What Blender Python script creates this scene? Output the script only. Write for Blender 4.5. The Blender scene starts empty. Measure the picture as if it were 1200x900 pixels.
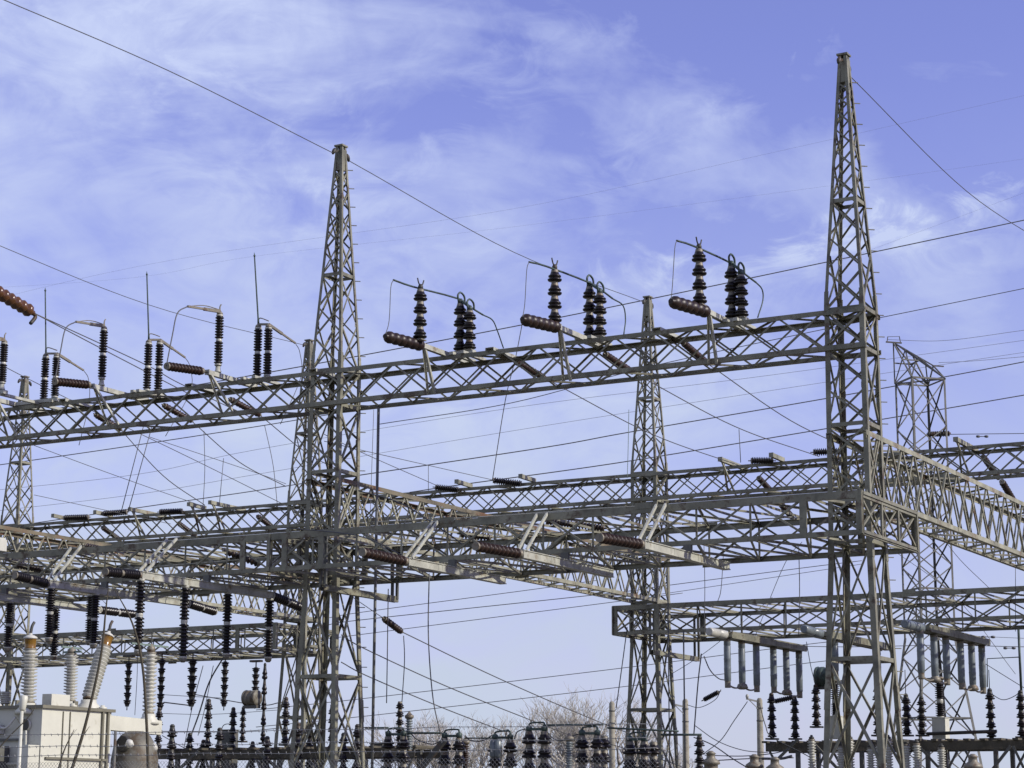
import bpy, math, random
from mathutils import Vector, Matrix

random.seed(7)
SC = bpy.context.scene
COL = SC.collection

# ------------------------------------------------------------------ camera
FPX, HY, ROLL, TH, XR = 2428.36, 951.12, 0.0048, 0.5143, 8.4088
A, B, HT = 15.3988, 20.4748, 20.64          # bay length, bay depth, tower height
CAM = Vector((0, 0, 1.7))
TILT = math.atan((HY - 450) / FPX)
_f = Vector((0, math.cos(TILT), math.sin(TILT)))
_u0 = Vector((0, -math.sin(TILT), math.cos(TILT)))
_r0 = Vector((1, 0, 0))
_r = _r0 * math.cos(ROLL) + _u0 * math.sin(ROLL)
_u = -_r0 * math.sin(ROLL) + _u0 * math.cos(ROLL)
cd = bpy.data.cameras.new('camera')
cam = bpy.data.objects.new('camera', cd)
COL.objects.link(cam)
cam.matrix_world = Matrix(((_r.x, _u.x, -_f.x, CAM.x), (_r.y, _u.y, -_f.y, CAM.y), (_r.z, _u.z, -_f.z, CAM.z), (0, 0, 0, 1)))
cd.sensor_width = 36
cd.lens = 36 * FPX / 1200
cd.clip_start = 0.5
cd.clip_end = 6000
SC.camera = cam

# ------------------------------------------------------------------ the yard's grid: u runs along a row of towers, v from row to row
CT, ST = math.cos(TH), math.sin(TH)
UD = Vector((-CT, ST, 0))
VD = Vector((ST, CT, 0))
ZD = Vector((0, 0, 1))
R0 = Vector((XR, 50, 0))


def G(u, v, z):
    return R0 + UD * u + VD * v + ZD * z


def grid(P):
    d = P - R0
    return d.dot(UD), d.dot(VD), P.z


def ray(px, py):
    return _f + _r * ((px - 600) / FPX) + _u * ((450 - py) / FPX)


def at(px, py, Y):
    d = ray(px, py)
    return CAM + d * (Y / d.y)


def plane(px, py, n, c):
    d = ray(px, py)
    return CAM + d * ((c - (CAM - R0).dot(n)) / d.dot(n))


def pv(px, py, v):
    return plane(px, py, VD, v)


def pu(px, py, u):
    return plane(px, py, UD, u)


def pz(px, py, z):
    return plane(px, py, ZD, z)


def rise(P, py):
    """the point straight above or below P that stands at height py in the picture"""
    lo, hi = -5.0, 60.0
    for _ in range(48):
        m = (lo + hi) / 2
        d = Vector((P.x, P.y, m)) - CAM
        y = 450 - FPX * d.dot(_u) / d.dot(_f)
        if y > py:
            lo = m
        else:
            hi = m
    return Vector((P.x, P.y, (lo + hi) / 2))


# ------------------------------------------------------------------ materials
def mat(name, base, rough=0.6, metal=0.0, var=0.25, scale=3.0, spots=None, spot_amt=0.5, spot_scale=1.2, bump=0.0, spec=0.5, fine=30.0):
    m = bpy.data.materials.new(name)
    m.use_nodes = True
    nt = m.node_tree
    bs = nt.nodes['Principled BSDF']
    bs.inputs['Roughness'].default_value = rough
    bs.inputs['Metallic'].default_value = metal
    bs.inputs['Specular IOR Level'].default_value = spec
    tc = nt.nodes.new('ShaderNodeNewGeometry')
    n1 = nt.nodes.new('ShaderNodeTexNoise')
    n1.inputs['Scale'].default_value = scale
    n1.inputs['Detail'].default_value = 6
    n1.inputs['Roughness'].default_value = 0.65
    nt.links.new(tc.outputs['Position'], n1.inputs['Vector'])
    r1 = nt.nodes.new('ShaderNodeMapRange')
    r1.inputs['From Min'].default_value = 0.3
    r1.inputs['From Max'].default_value = 0.7
    r1.inputs['To Min'].default_value = 1 - var
    r1.inputs['To Max'].default_value = 1 + var
    nt.links.new(n1.outputs['Fac'], r1.inputs['Value'])
    mul = nt.nodes.new('ShaderNodeVectorMath')
    mul.operation = 'SCALE'
    mul.inputs[0].default_value = base
    nt.links.new(r1.outputs['Result'], mul.inputs['Scale'])
    out = mul.outputs['Vector']
    if spots:
        n2 = nt.nodes.new('ShaderNodeTexNoise')
        n2.inputs['Scale'].default_value = spot_scale
        n2.inputs['Detail'].default_value = 8
        n2.inputs['Roughness'].default_value = 0.7
        nt.links.new(tc.outputs['Position'], n2.inputs['Vector'])
        r2 = nt.nodes.new('ShaderNodeMapRange')
        r2.inputs['From Min'].default_value = 0.66 - 0.3 * spot_amt
        r2.inputs['From Max'].default_value = 0.78 - 0.3 * spot_amt
        nt.links.new(n2.outputs['Fac'], r2.inputs['Value'])
        mx = nt.nodes.new('ShaderNodeMix')
        mx.data_type = 'RGBA'
        nt.links.new(r2.outputs['Result'], mx.inputs['Factor'])
        nt.links.new(out, mx.inputs['A'])
        mx.inputs['B'].default_value = (*spots, 1)
        out = mx.outputs['Result']
    nt.links.new(out, bs.inputs['Base Color'])
    if bump:
        n3 = nt.nodes.new('ShaderNodeTexNoise')
        n3.inputs['Scale'].default_value = fine
        n3.inputs['Detail'].default_value = 4
        nt.links.new(tc.outputs['Position'], n3.inputs['Vector'])
        bp = nt.nodes.new('ShaderNodeBump')
        bp.inputs['Strength'].default_value = bump
        bp.inputs['Distance'].default_value = 0.02
        nt.links.new(n3.outputs['Fac'], bp.inputs['Height'])
        nt.links.new(bp.outputs['Normal'], bs.inputs['Normal'])
    return m


M = dict(
    steel=mat('weathered_steel', (0.176, 0.171, 0.12), 0.58, 0.15, 0.6, 1.3, (0.07, 0.05, 0.03), 0.48, 2.6),
    rusty=mat('rust_streaked_steel', (0.215, 0.21, 0.15), 0.66, 0.12, 0.45, 2.0, (0.12, 0.068, 0.032), 0.40, 1.4),
    brownish=mat('rust_browned_steel', (0.135, 0.118, 0.075), 0.7, 0.1, 0.5, 1.8, (0.105, 0.05, 0.021), 0.6, 0.9),
    pale=mat('pale_galvanised_steel', (0.33, 0.33, 0.275), 0.6, 0.08, 0.28, 2.5, (0.17, 0.135, 0.08), 0.34, 2.6),
    grey=mat('dull_grey_steel', (0.0978, 0.0978, 0.085), 0.6, 0.25, 0.35, 2.0, (0.08, 0.055, 0.035), 0.35, 3.0),
    dark=mat('dark_oxidised_steel', (0.0425, 0.0425, 0.0365), 0.6, 0.25, 0.3, 2.0, (0.06, 0.035, 0.02), 0.5, 3.0),
    black=mat('black_glazed_porcelain', (0.009, 0.0065, 0.006), 0.34, 0, 0.3, 6.0, spec=0.3),
    brown=mat('brown_glazed_porcelain', (0.02, 0.0105, 0.0065), 0.42, 0, 0.4, 5.0, spec=0.35),
    toffee=mat('toffee_brown_glaze', (0.085, 0.036, 0.012), 0.25, 0, 0.4, 5.0, spec=0.5),
    red=mat('red_brown_porcelain', (0.024, 0.0115, 0.0068), 0.45, 0, 0.4, 5.0, spec=0.3),
    white=mat('cream_porcelain', (0.3655, 0.3612, 0.3102), 0.38, 0, 0.15, 4.0),
    tube=mat('blue_grey_porcelain', (0.125, 0.145, 0.15), 0.33, 0, 0.25, 4.0),
    amber=mat('amber_oil_glass', (0.17, 0.088, 0.012), 0.2, 0, 0.3, 6.0),
    cap=mat('dull_metal_cap', (0.17, 0.153, 0.1148), 0.55, 0.2, 0.35, 5.0, (0.10, 0.06, 0.03), 0.45, 5.0),
    copper=mat('verdigris_copper', (0.0493, 0.0748, 0.0646), 0.55, 0.3, 0.35, 5.0, (0.035, 0.038, 0.034), 0.5, 6.0),
    wire=mat('dull_stranded_wire', (0.085, 0.085, 0.085), 0.6, 0.4, 0.15, 3.0),
    faint=mat('pale_stranded_wire', (0.16, 0.16, 0.16), 0.6, 0.4, 0.15, 3.0),
    green=mat('green_oxidised_wire', (0.15, 0.20, 0.17), 0.6, 0.3, 0.2, 3.0),
    paint=mat('cream_paint', (0.475, 0.47, 0.385), 0.5, 0, 0.1, 1.2, (0.33, 0.315, 0.235), 0.3, 1.9),
    paintw=mat('white_paint', (0.45, 0.445, 0.39), 0.5, 0, 0.06, 1.5, (0.40, 0.38, 0.31), 0.2, 2.0),
    trim=mat('olive_trim_paint', (0.136, 0.1275, 0.0892), 0.55, 0, 0.2, 3.0),
    wood=mat('grey_weathered_wood', (0.2465, 0.2295, 0.1742), 0.85, 0, 0.3, 3.0, (0.17, 0.145, 0.10), 0.4, 2.0, 0.3),
    timber=mat('dark_timber', (0.0723, 0.0638, 0.0442), 0.85, 0, 0.35, 2.0, (0.16, 0.13, 0.08), 0.4, 1.6, 0.3),
    bark=mat('pale_bare_bark', (0.34, 0.315, 0.27), 0.9, 0, 0.3, 2.0),
    twig=mat('dry_dark_stem', (0.05, 0.042, 0.025), 0.85, 0, 0.3, 5.0),
    link=mat('galvanised_fence_wire', (0.22, 0.22, 0.21), 0.55, 0.4, 0.2, 6.0),
    gravel=mat('crushed_stone', (0.17, 0.16, 0.13), 0.9, 0, 0.4, 9.0, (0.2, 0.19, 0.17), 0.5, 14.0, 0.8),
    soil=mat('dry_winter_ground', (0.12, 0.105, 0.062), 0.95, 0, 0.35, 0.6, (0.10, 0.10, 0.05), 0.5, 0.3, 0.6),
    concrete=mat('concrete', (0.36, 0.35, 0.32), 0.85, 0, 0.15, 3.0, None, 0, 1, 0.3),
    drum=mat('rusted_grey_paint', (0.1275, 0.1207, 0.0935), 0.6, 0.1, 0.35, 2.5, (0.075, 0.055, 0.03), 0.55, 3.0),
)

# ------------------------------------------------------------------ mesh building
ORG = {}


class MB:
    def __init__(s):
        s.v, s.f, s.m, s.sm = [], [], [], []

    def prism(s, p0, p1, prof, e1, e2, mi=0):
        k = len(s.v)
        n = len(prof)
        for P in (p0, p1):
            for a, b in prof:
                s.v.append(P + e1 * a + e2 * b)
        for i in range(n):
            j = (i + 1) % n
            s.f.append((k + i, k + j, k + n + j, k + n + i))
        s.f.append(tuple(k + n - 1 - i for i in range(n)))
        s.f.append(tuple(k + n + i for i in range(n)))
        s.m += [mi] * (n + 2)
        s.sm += [False] * (n + 2)

    def angle(s, p0, p1, w, n, t=0.012, flip=False, mi=0, w2=None):
        """an L section: one flange lies in the face whose outward normal is n, the other points inward"""
        d = (p1 - p0).normalized()
        e1 = n.cross(d).normalized()
        e2 = d.cross(e1).normalized()
        if e2.dot(n) < 0:
            e2 = -e2
        if flip:
            e1 = -e1
        h = w / 2
        w2 = w2 or w
        s.prism(p0, p1, [(-h, 0), (h, 0), (h, -t), (-h + t, -t), (-h + t, -w2), (-h, -w2)], e1, e2, mi)

    def corner(s, p0, p1, w, a, b, t=0.016, mi=0):
        """an L section whose heel is on p0-p1 and whose flanges run along a and b"""
        s.prism(p0, p1, [(0, 0), (w, 0), (w, t), (t, t), (t, w), (0, w)], a, b, mi)

    def channel(s, p0, p1, h, w, n, t=0.014, mi=0):
        d = (p1 - p0).normalized()
        e1 = n.cross(d).normalized()
        e2 = d.cross(e1).normalized()
        if e2.dot(n) < 0:
            e2 = -e2
        h /= 2
        s.prism(p0, p1, [(-h, 0), (h, 0), (h, -w), (h - t, -w), (h - t, -t), (-h + t, -t), (-h + t, -w), (-h, -w)], e1, e2, mi)

    def bar(s, p0, p1, w, h, up=ZD, mi=0):
        d = (p1 - p0).normalized()
        e1 = d.cross(up)
        if e1.length < 1e-4:
            e1 = d.cross(VD)
        e1.normalize()
        e2 = e1.cross(d)
        w, h = w / 2, h / 2
        s.prism(p0, p1, [(-w, -h), (w, -h), (w, h), (-w, h)], e1, e2, mi)

    def box(s, c, a, b, h, mi=0, A=None, Bv=None):
        """box with base centre c, size a along u, b along v, height h"""
        A = A or UD
        s.prism(c, c + ZD * h, [(-a / 2, -b / 2), (a / 2, -b / 2), (a / 2, b / 2), (-a / 2, b / 2)], A, Bv or VD, mi)

    def lathe(s, p0, p1, prof, n=12, mi=None):
        """prof: (t 0..1 along p0-p1, radius, material index)"""
        d = p1 - p0
        L = d.length
        d = d / L
        e1 = d.cross(Vector((0.3, 0.2, 1)) if abs(d.z) < 0.9 else Vector((1, 0.2, 0))).normalized()
        e2 = d.cross(e1)
        k = len(s.v)
        for t, r, *_ in prof:
            for i in range(n):
                a = 2 * math.pi * i / n
                s.v.append(p0 + d * (L * t) + (e1 * math.cos(a) + e2 * math.sin(a)) * r)
        for j in range(len(prof) - 1):
            for i in range(n):
                i2 = (i + 1) % n
                s.f.append((k + j * n + i, k + j * n + i2, k + (j + 1) * n + i2, k + (j + 1) * n + i))
                s.m.append(prof[j][2] if len(prof[j]) > 2 else 0)
                s.sm.append(True)
        s.f.append(tuple(k + n - 1 - i for i in range(n)))
        s.f.append(tuple(k + (len(prof) - 1) * n + i for i in range(n)))
        s.m += [prof[0][2] if len(prof[0]) > 2 else 0, prof[-1][2] if len(prof[-1]) > 2 else 0]
        s.sm += [False, False]

    def tube(s, pts, r, n=6, mi=0):
        pts = [Vector(p) for p in pts]
        rs = r if isinstance(r, (list, tuple)) else [r] * len(pts)
        k = len(s.v)
        ref = None
        for i, p in enumerate(pts):
            d = (pts[min(i + 1, len(pts) - 1)] - pts[max(i - 1, 0)]).normalized()
            if ref is None:
                ref = d.cross(ZD if abs(d.z) < 0.9 else UD).normalized()
            ref = (ref - d * ref.dot(d)).normalized()
            b = d.cross(ref)
            for q in range(n):
                a = 2 * math.pi * q / n
                s.v.append(p + (ref * math.cos(a) + b * math.sin(a)) * rs[i])
        for i in range(len(pts) - 1):
            for q in range(n):
                q2 = (q + 1) % n
                s.f.append((k + i * n + q, k + i * n + q2, k + (i + 1) * n + q2, k + (i + 1) * n + q))
                s.m.append(mi)
                s.sm.append(True)
        s.f.append(tuple(k + n - 1 - q for q in range(n)))
        s.f.append(tuple(k + (len(pts) - 1) * n + q for q in range(n)))
        s.m += [mi, mi]
        s.sm += [False, False]

    def build(s, name, mats, parent=None, org=None):
        if isinstance(mats, str):
            mats = [mats]
        if parent is not None:
            o_ = ORG[parent]
        elif org is not None:
            o_ = org
        else:
            o_ = Vector((sum(v.x for v in s.v) / len(s.v), sum(v.y for v in s.v) / len(s.v), min(v.z for v in s.v)))
        me = bpy.data.meshes.new(name)
        me.from_pydata([tuple(v - o_) for v in s.v], [], s.f)
        for q in mats:
            me.materials.append(M[q])
        me.polygons.foreach_set('material_index', s.m)
        me.polygons.foreach_set('use_smooth', s.sm)
        me.update()
        o = bpy.data.objects.new(name, me)
        COL.objects.link(o)
        if parent is not None:
            o.parent = parent
        else:
            o.location = o_
        ORG[o] = o_
        return o


def tag(o, label=None, cat=None, group=None, kind=None):
    if label:
        o['label'] = label
    if cat:
        o['category'] = cat
    if group:
        o['group'] = group
    if kind:
        o['kind'] = kind
    return o


def thing(name, loc, label, cat, group=None):
    o = bpy.data.objects.new(name, None)
    o.location = loc
    o.empty_display_size = 0.2
    COL.objects.link(o)
    ORG[o] = Vector(loc)
    return tag(o, label, cat, group)


def smooth_path(pts, k=6):
    pts = [Vector(p) for p in pts]
    if len(pts) < 3:
        return pts
    out = []
    P = [pts[0] * 2 - pts[1]] + pts + [pts[-1] * 2 - pts[-2]]
    for i in range(1, len(P) - 2):
        for j in range(k):
            t = j / k
            a, b, c, d = P[i - 1], P[i], P[i + 1], P[i + 2]
            out.append(0.5 * ((2 * b) + (c - a) * t + (2 * a - 5 * b + 4 * c - d) * t * t + (3 * b - a - 3 * c + d) * t ** 3))
    out.append(pts[-1])
    return out


# ------------------------------------------------------------------ insulators: profiles for MB.lathe
def prof_pin(n, r):
    """n wide cap-and-pin units with flared double skirts and bare metal collars; the axis runs from foot to head"""
    p = []
    for i in range(n):
        for t, q, m in ((0, .46, 1), (.1, .46, 0), (.13, .86, 0), (.2, .99, 0), (.27, 1.0, 0), (.34, .74, 0), (.40, .62, 0), (.44, .88, 0), (.52, .9, 0), (.62, .66, 0), (.78, .56, 1), (.9, .5, 1)):
            p.append(((i + t) / n, q * r, m))
    p.append((1, .46 * r, 1))
    return p


def prof_post(n, r, bands=(0.5,), bw=0.026):
    """a ribbed post insulator of n thin sheds with pale metal joints at the given bands"""
    p = [(0, r * .8, 1), (.03, r * .8, 1)]
    for i in range(n):
        t0 = .035 + .93 * i / n
        t1 = .035 + .93 * (i + .42) / n
        t2 = .035 + .93 * (i + .66) / n
        tm = (t0 + t2) / 2
        if any(abs(tm - b) < bw for b in bands):
            p += [(t0, r * .7, 1), (t2, r * .7, 1)]
        else:
            p += [(t0, r * .58, 0), (t1, r * 1.0, 0), (t2, r * .97, 0), (t2 + .002, r * .6, 0)]
    p += [(.97, r * .8, 1), (1, r * .8, 1)]
    return p


def prof_disc(n, r):
    """a run of n fat round discs"""
    p = [(0, r * .4, 1), (.03, r * .4, 0)]
    for i in range(n):
        for t, q in ((.02, .5), (.14, .86), (.34, .99), (.5, 1.0), (.7, .93), (.88, .7), (.97, .5)):
            p.append((.04 + .92 * (i + t) / n, q * r, 0))
    p += [(.97, r * .4, 0), (1, r * .4, 0)]
    return p


def part_ins(name, p0, p1, prof, mats, parent, n=12):
    m = MB()
    m.lathe(p0, p1, prof, n)
    return m.build(name, mats, parent)


# ------------------------------------------------------------------ sky, sun, exposure
SUN_EL, SUN_AZ = math.radians(31), math.radians(109)     # azimuth measured clockwise from the camera's forward axis (+Y)
w = bpy.data.worlds.new('World')
SC.world = w
w.use_nodes = True
nt = w.node_tree
nt.nodes.clear()
N = nt.nodes.new
L = nt.links.new
out = N('ShaderNodeOutputWorld')
sky = N('ShaderNodeTexSky')
sky.sky_type = 'NISHITA'
sky.sun_disc = False
sky.sun_elevation = SUN_EL
sky.sun_rotation = SUN_AZ
sky.air_density = 1.0
sky.dust_density = 0.6
sky.ozone_density = 3.0
tint = N('ShaderNodeMix')
tint.data_type = 'RGBA'
tint.blend_type = 'MULTIPLY'
tint.inputs['Factor'].default_value = 1
tint.inputs['B'].default_value = (1.24, 0.93, 1.55, 1)
L(sky.outputs['Color'], tint.inputs['A'])
bg = N('ShaderNodeBackground')
bg.inputs['Strength'].default_value = 0.12
L(tint.outputs['Result'], bg.inputs['Color'])
cl = N('ShaderNodeBackground')
cl.inputs['Color'].default_value = (0.60, 0.68, 0.955, 1)
cl.inputs['Strength'].default_value = 1.0
hz_ = N('ShaderNodeBackground')
hz_.inputs['Color'].default_value = (0.56, 0.635, 0.77, 1)
hz_.inputs['Strength'].default_value = 1.0
tc = N('ShaderNodeTexCoord')


def math_node(op, a, b=None, clamp=False):
    n = N('ShaderNodeMath')
    n.operation = op
    n.use_clamp = clamp
    for i, q in enumerate((a, b)):
        if q is None:
            continue
        if isinstance(q, (int, float)):
            n.inputs[i].default_value = q
        else:
            L(q, n.inputs[i])
    return n.outputs[0]


def cloud_noise(rot, scale, detail, dist, lo, hi, rough=0.6, off=(0, 0, 0)):
    mp = N('ShaderNodeMapping')
    mp.vector_type = 'POINT'
    mp.inputs['Rotation'].default_value = (0, rot, 0)
    mp.inputs['Scale'].default_value = scale
    mp.inputs['Location'].default_value = off
    L(tc.outputs['Generated'], mp.inputs['Vector'])
    no = N('ShaderNodeTexNoise')
    no.inputs['Scale'].default_value = 1.0
    no.inputs['Detail'].default_value = detail
    no.inputs['Roughness'].default_value = rough
    no.inputs['Distortion'].default_value = dist
    L(mp.outputs['Vector'], no.inputs['Vector'])
    mr = N('ShaderNodeMapRange')
    mr.interpolation_type = 'SMOOTHSTEP'
    mr.inputs['From Min'].default_value = lo
    mr.inputs['From Max'].default_value = hi
    L(no.outputs['Fac'], mr.inputs['Value'])
    return mr.outputs['Result']


sep = N('ShaderNodeSeparateXYZ')
L(tc.outputs['Generated'], sep.inputs['Vector'])
veil = cloud_noise(math.radians(28), (5, 4, 9), 7, 0.9, 0.32, 0.74, 0.55, (3.1, 0.4, 1.7))
wisp = cloud_noise(math.radians(27), (4, 6, 22), 8, 0.8, 0.48, 0.86, 0.5, (1.3, 4.2, 0.6))
fine_ = cloud_noise(math.radians(20), (22, 14, 40), 8, 1.5, 0.35, 0.75, 0.65)
mott = cloud_noise(math.radians(24), (15, 10, 21), 8, 1.0, 0.26, 0.76, 0.54, (2.3, 0.9, 5.1))
side = math_node('MULTIPLY', sep.outputs['X'], -1.0)                      # thinner veil towards the sun's side
veil = math_node('ADD', math_node('MULTIPLY', veil, 0.66), math_node('MULTIPLY', side, 1.35))
low = N('ShaderNodeMapRange')
low.interpolation_type = 'SMOOTHSTEP'
low.inputs['From Min'].default_value = 0.37
low.inputs['From Max'].default_value = -0.02
low.inputs['To Max'].default_value = 0.9
L(sep.outputs['Z'], low.inputs['Value'])
tot = math_node('ADD', veil, math_node('MULTIPLY', wisp, 0.36))
tot = math_node('ADD', tot, math_node('MULTIPLY', math_node('SUBTRACT', mott, 0.42), math_node('ADD', 0.30, math_node('MULTIPLY', side, 0.7))))
tot = math_node('ADD', tot, math_node('MULTIPLY', math_node('SUBTRACT', fine_, 0.5), 0.14))


def streak(p, q, width, gain, side_=0.0):
    """a drawn-out cirrus band along the great circle through two directions, broken up by noise"""
    a_, b_ = ray(*p).normalized(), ray(*q).normalized()
    nrm = a_.cross(b_).normalized()
    along = (b_ - a_).normalized()
    mid = (a_ + b_).normalized()
    def dot(v):
        d = N('ShaderNodeVectorMath')
        d.operation = 'DOT_PRODUCT'
        L(tc.outputs['Generated'], d.inputs[0])
        d.inputs[1].default_value = v
        return d.outputs['Value']
    dist = math_node('ADD', dot(nrm), math_node('MULTIPLY', math_node('SUBTRACT', fine_, 0.5), width * 1.1))
    g_ = math_node('DIVIDE', dist, width)
    g_ = math_node('POWER', 2.718, math_node('MULTIPLY', math_node('MULTIPLY', g_, g_), -1.0))
    l_ = math_node('DIVIDE', math_node('SUBTRACT', dot(along), mid.dot(along)), (b_ - a_).length * 0.75)
    l_ = math_node('POWER', 2.718, math_node('MULTIPLY', math_node('MULTIPLY', l_, l_), -1.0))
    k_ = math_node('ADD', 0.35, math_node('MULTIPLY', fine_, 0.65))
    return math_node('MULTIPLY', math_node('MULTIPLY', g_, l_), math_node('MULTIPLY', k_, gain))


for p_, q_, w_, g_ in (((800, 325), (1230, 228), .011, .75), ((840, 340), (1260, 270), .02, .45), ((700, 235), (1010, 30), .012, .28), ((30, 60), (420, 330), .05, .22), ((250, 590), (800, 400), .022, .34), ((560, 560), (1000, 430), .02, .26), ((380, 260), (760, 20), .02, .2)):
    tot = math_node('ADD', tot, streak(p_, q_, w_, g_))
tot = math_node('MINIMUM', math_node('MAXIMUM', tot, 0.11), 0.92)
mixs = N('ShaderNodeMixShader')
L(tot, mixs.inputs['Fac'])
L(bg.outputs[0], mixs.inputs[1])
L(cl.outputs[0], mixs.inputs[2])
mixh = N('ShaderNodeMixShader')
lowm = math_node('MULTIPLY', low.outputs['Result'], math_node('ADD', 0.74, math_node('MULTIPLY', mott, 0.42)), True)
L(lowm, mixh.inputs['Fac'])
L(mixs.outputs[0], mixh.inputs[1])
L(hz_.outputs[0], mixh.inputs[2])
L(mixh.outputs[0], out.inputs['Surface'])

sd = bpy.data.lights.new('sun', 'SUN')
sd.energy = 4.9
sd.angle = math.radians(0.5)
sd.color = (1.0, 0.95, 0.85)
so = bpy.data.objects.new('sun', sd)
COL.objects.link(so)
sv = Vector((math.sin(SUN_AZ) * math.cos(SUN_EL), math.cos(SUN_AZ) * math.cos(SUN_EL), math.sin(SUN_EL)))
so.rotation_euler = sv.to_track_quat('Z', 'Y').to_euler()
so.location = (40, 0, 60)
vs = SC.view_settings
vs.view_transform = 'Standard'
vs.look = 'None'
vs.exposure = 0.0
vs.gamma = 1.0
vs.use_curve_mapping = False
SC.cycles.max_bounces = 6
SC.render.engine = 'CYCLES'

# ------------------------------------------------------------------ ground
g = MB()
S = 3000
g.v += [Vector((-S, -S, 0)), Vector((S, -S, 0)), Vector((S, S, 0)), Vector((-S, S, 0))]
g.f.append((0, 1, 2, 3)); g.m.append(0); g.sm.append(False)
tag(g.build('ground', 'soil', org=Vector((0, 0, 0))), kind='structure')
g = MB()
c = [G(-40, -23.5, .004), G(75, -23.5, .004), G(75, 60, .004), G(-40, 60, .004)]
g.v += c
g.f.append((0, 1, 2, 3) if (c[1] - c[0]).cross(c[2] - c[0]).z > 0 else (3, 2, 1, 0)); g.m.append(0); g.sm.append(False)
tag(g.build('gravel_yard', 'gravel', org=G(0, 0, 0.004)), kind='structure')


# ------------------------------------------------------------------ lattice towers
def half(z, prof):
    for (z0, a0), (z1, a1) in zip(prof, prof[1:]):
        if z <= z1:
            return a0 + (a1 - a0) * (z - z0) / (z1 - z0)
    return prof[-1][1]


TPROF = [(0, .86), (8.0, .545), (14.05, .51), (HT, .105)]
TLEV = [0, 2.7, 5.3, 8.1, 9.12, 10.98, 12.86, 13.88, 15.3, 16.7, 17.7, 18.6, 19.3, 19.9]
TLEV2 = [0, 2.7, 5.3, 8.1, 9.12, 10.05, 10.98, 11.92, 12.86, 13.88, 14.9, 15.8, 16.7, 17.45, 18.1, 18.65, 19.15, 19.55, 19.9]
TRING = {5.3, 8.1, 9.12, 10.98, 12.86, 13.88, 16.7}


def tower(u, v, label, mtl='steel', bolts=False):
    t = thing('lattice_tower', G(u, v, 0), label, 'lattice tower', 'tapering lattice towers of the switchyard')

    def P(su, sv_, z, off=0):
        a = half(z, TPROF) + off
        return G(u + su * a, v + sv_ * a, z)
    zs = [0, 8.0, 14.05, HT - .05]
    for su in (1, -1):
        for sv_ in (1, -1):
            m = MB()
            for z0, z1, wd in ((0, 8.0, .14), (8.0, 14.05, .125), (14.05, HT - .05, .08)):
                m.corner(P(su, sv_, z0), P(su, sv_, z1 + .002), wd, UD * -su, VD * -sv_)
            # splice plates on the heel
            for z in (4.4, 8.0, 14.05):
                m.corner(P(su, sv_, z - .3, .012), P(su, sv_, z + .3, .012),   .11 if z > 10 else .15, UD * -su, VD * -sv_)
            m.build('leg', mtl, t)
    for nrm, ax in ((UD, VD), (-UD, VD), (VD, UD), (-VD, UD)):
        m = MB()
        sgn = 1 if nrm in (UD, VD) else -1

        def Q(k, z, off=.004):
            a = half(z, TPROF)
            b = a * k
            if ax is VD:
                return G(u + sgn * (a - off), v + b, z)
            return G(u + b, v + sgn * (a - off), z)
        lev = TLEV if ax is VD else TLEV2
        for z0, z1 in zip(lev, lev[1:]):
            wd = .066 if z0 < 5 else (.052 if z0 < 14 else .042)
            j = random.uniform(-.02, .02)
            m.angle(Q(-.93, z0 + .05 + j, .02), Q(.93, z1 - .05 + j, .02), wd, nrm, flip=random.random() < .5)
            m.angle(Q(.93, z0 + .05 - j, .036), Q(-.93, z1 - .05 - j, .036), wd, nrm, flip=random.random() < .5)
            if z1 in TRING:
                m.angle(Q(-1, z1, .017), Q(1, z1, .017), .10, nrm)
        # small gusset plates where the braces meet the legs
        for z in lev[1:9]:
            a = half(z, TPROF)
            for k in (-1, 1):
                kk = k * (1 - .085 / a)
                c0 = Q(kk, z - .07, .019)
                m.prism(c0, c0 + ZD * .14, [(-.055, 0), (.055, 0), (.055, -.008), (-.055, -.008)], ax, nrm)
        m.build('lacing_panel', mtl, t)
    m = MB()
    c0 = G(u, v, 19.86)
    m.box(c0, .245, .245, .62)
    m.box(G(u, v, HT - .06), .29, .29, .05)
    m.build('peak_cap', mtl, t)
    m = MB()
    for su, sv_ in ((1, 0), (-1, 0)):
        m.bar(G(u, v + .0, HT - .12), G(u, v + .34 * su, HT - .3), .05, .05)
        m.lathe(G(u, v + .30 * su, HT - .18), G(u, v + .42 * su, HT - .38), [(0, .03), (.3, .06), (.6, .06), (1, .03)], 8)
    m.build('shield_wire_clamp', 'dark', t)
    if bolts:
        z = 3.4
        first = None
        while z < 20:
            a = half(z, TPROF)
            p = G(u - a, v + a, z)
            if first is None:
                m = MB()
                m.bar(p, p + (-UD * .8 + VD * .6) * .15, .022, .022)
                first = m.build('step_bolt', mtl, t)
                base = p
            else:
                c_ = first.copy()
                COL.objects.link(c_)
                c_.parent = t
                c_.location = p - base
            z += .55
    m = MB()
    for su in (1, -1):
        for sv_ in (1, -1):
            m.box(G(u + su * .86, v + sv_ * .86, 0), .6, .6, .25)
    m.build('footing', 'concrete', t)
    return t


tower(0, 0, 'tallest looking near tower at right, its bare spire the highest point in the photo', 'steel', True)
tower(A, 0, 'big near tower left of centre with a shield wire crossing its peak', 'steel', True)
tower(A, B, 'slimmer pale tower behind the girder in the middle, between the two near towers', 'steel')
tower(2 * A, B, 'far tower half hidden close behind the big near tower left of centre', 'steel')
tower(3 * A, B, 'far tower at the left edge, behind the left end of the top girder', 'steel')
tower(0, B, 'far tower beyond the right edge that carries the back girders', 'steel')


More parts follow.
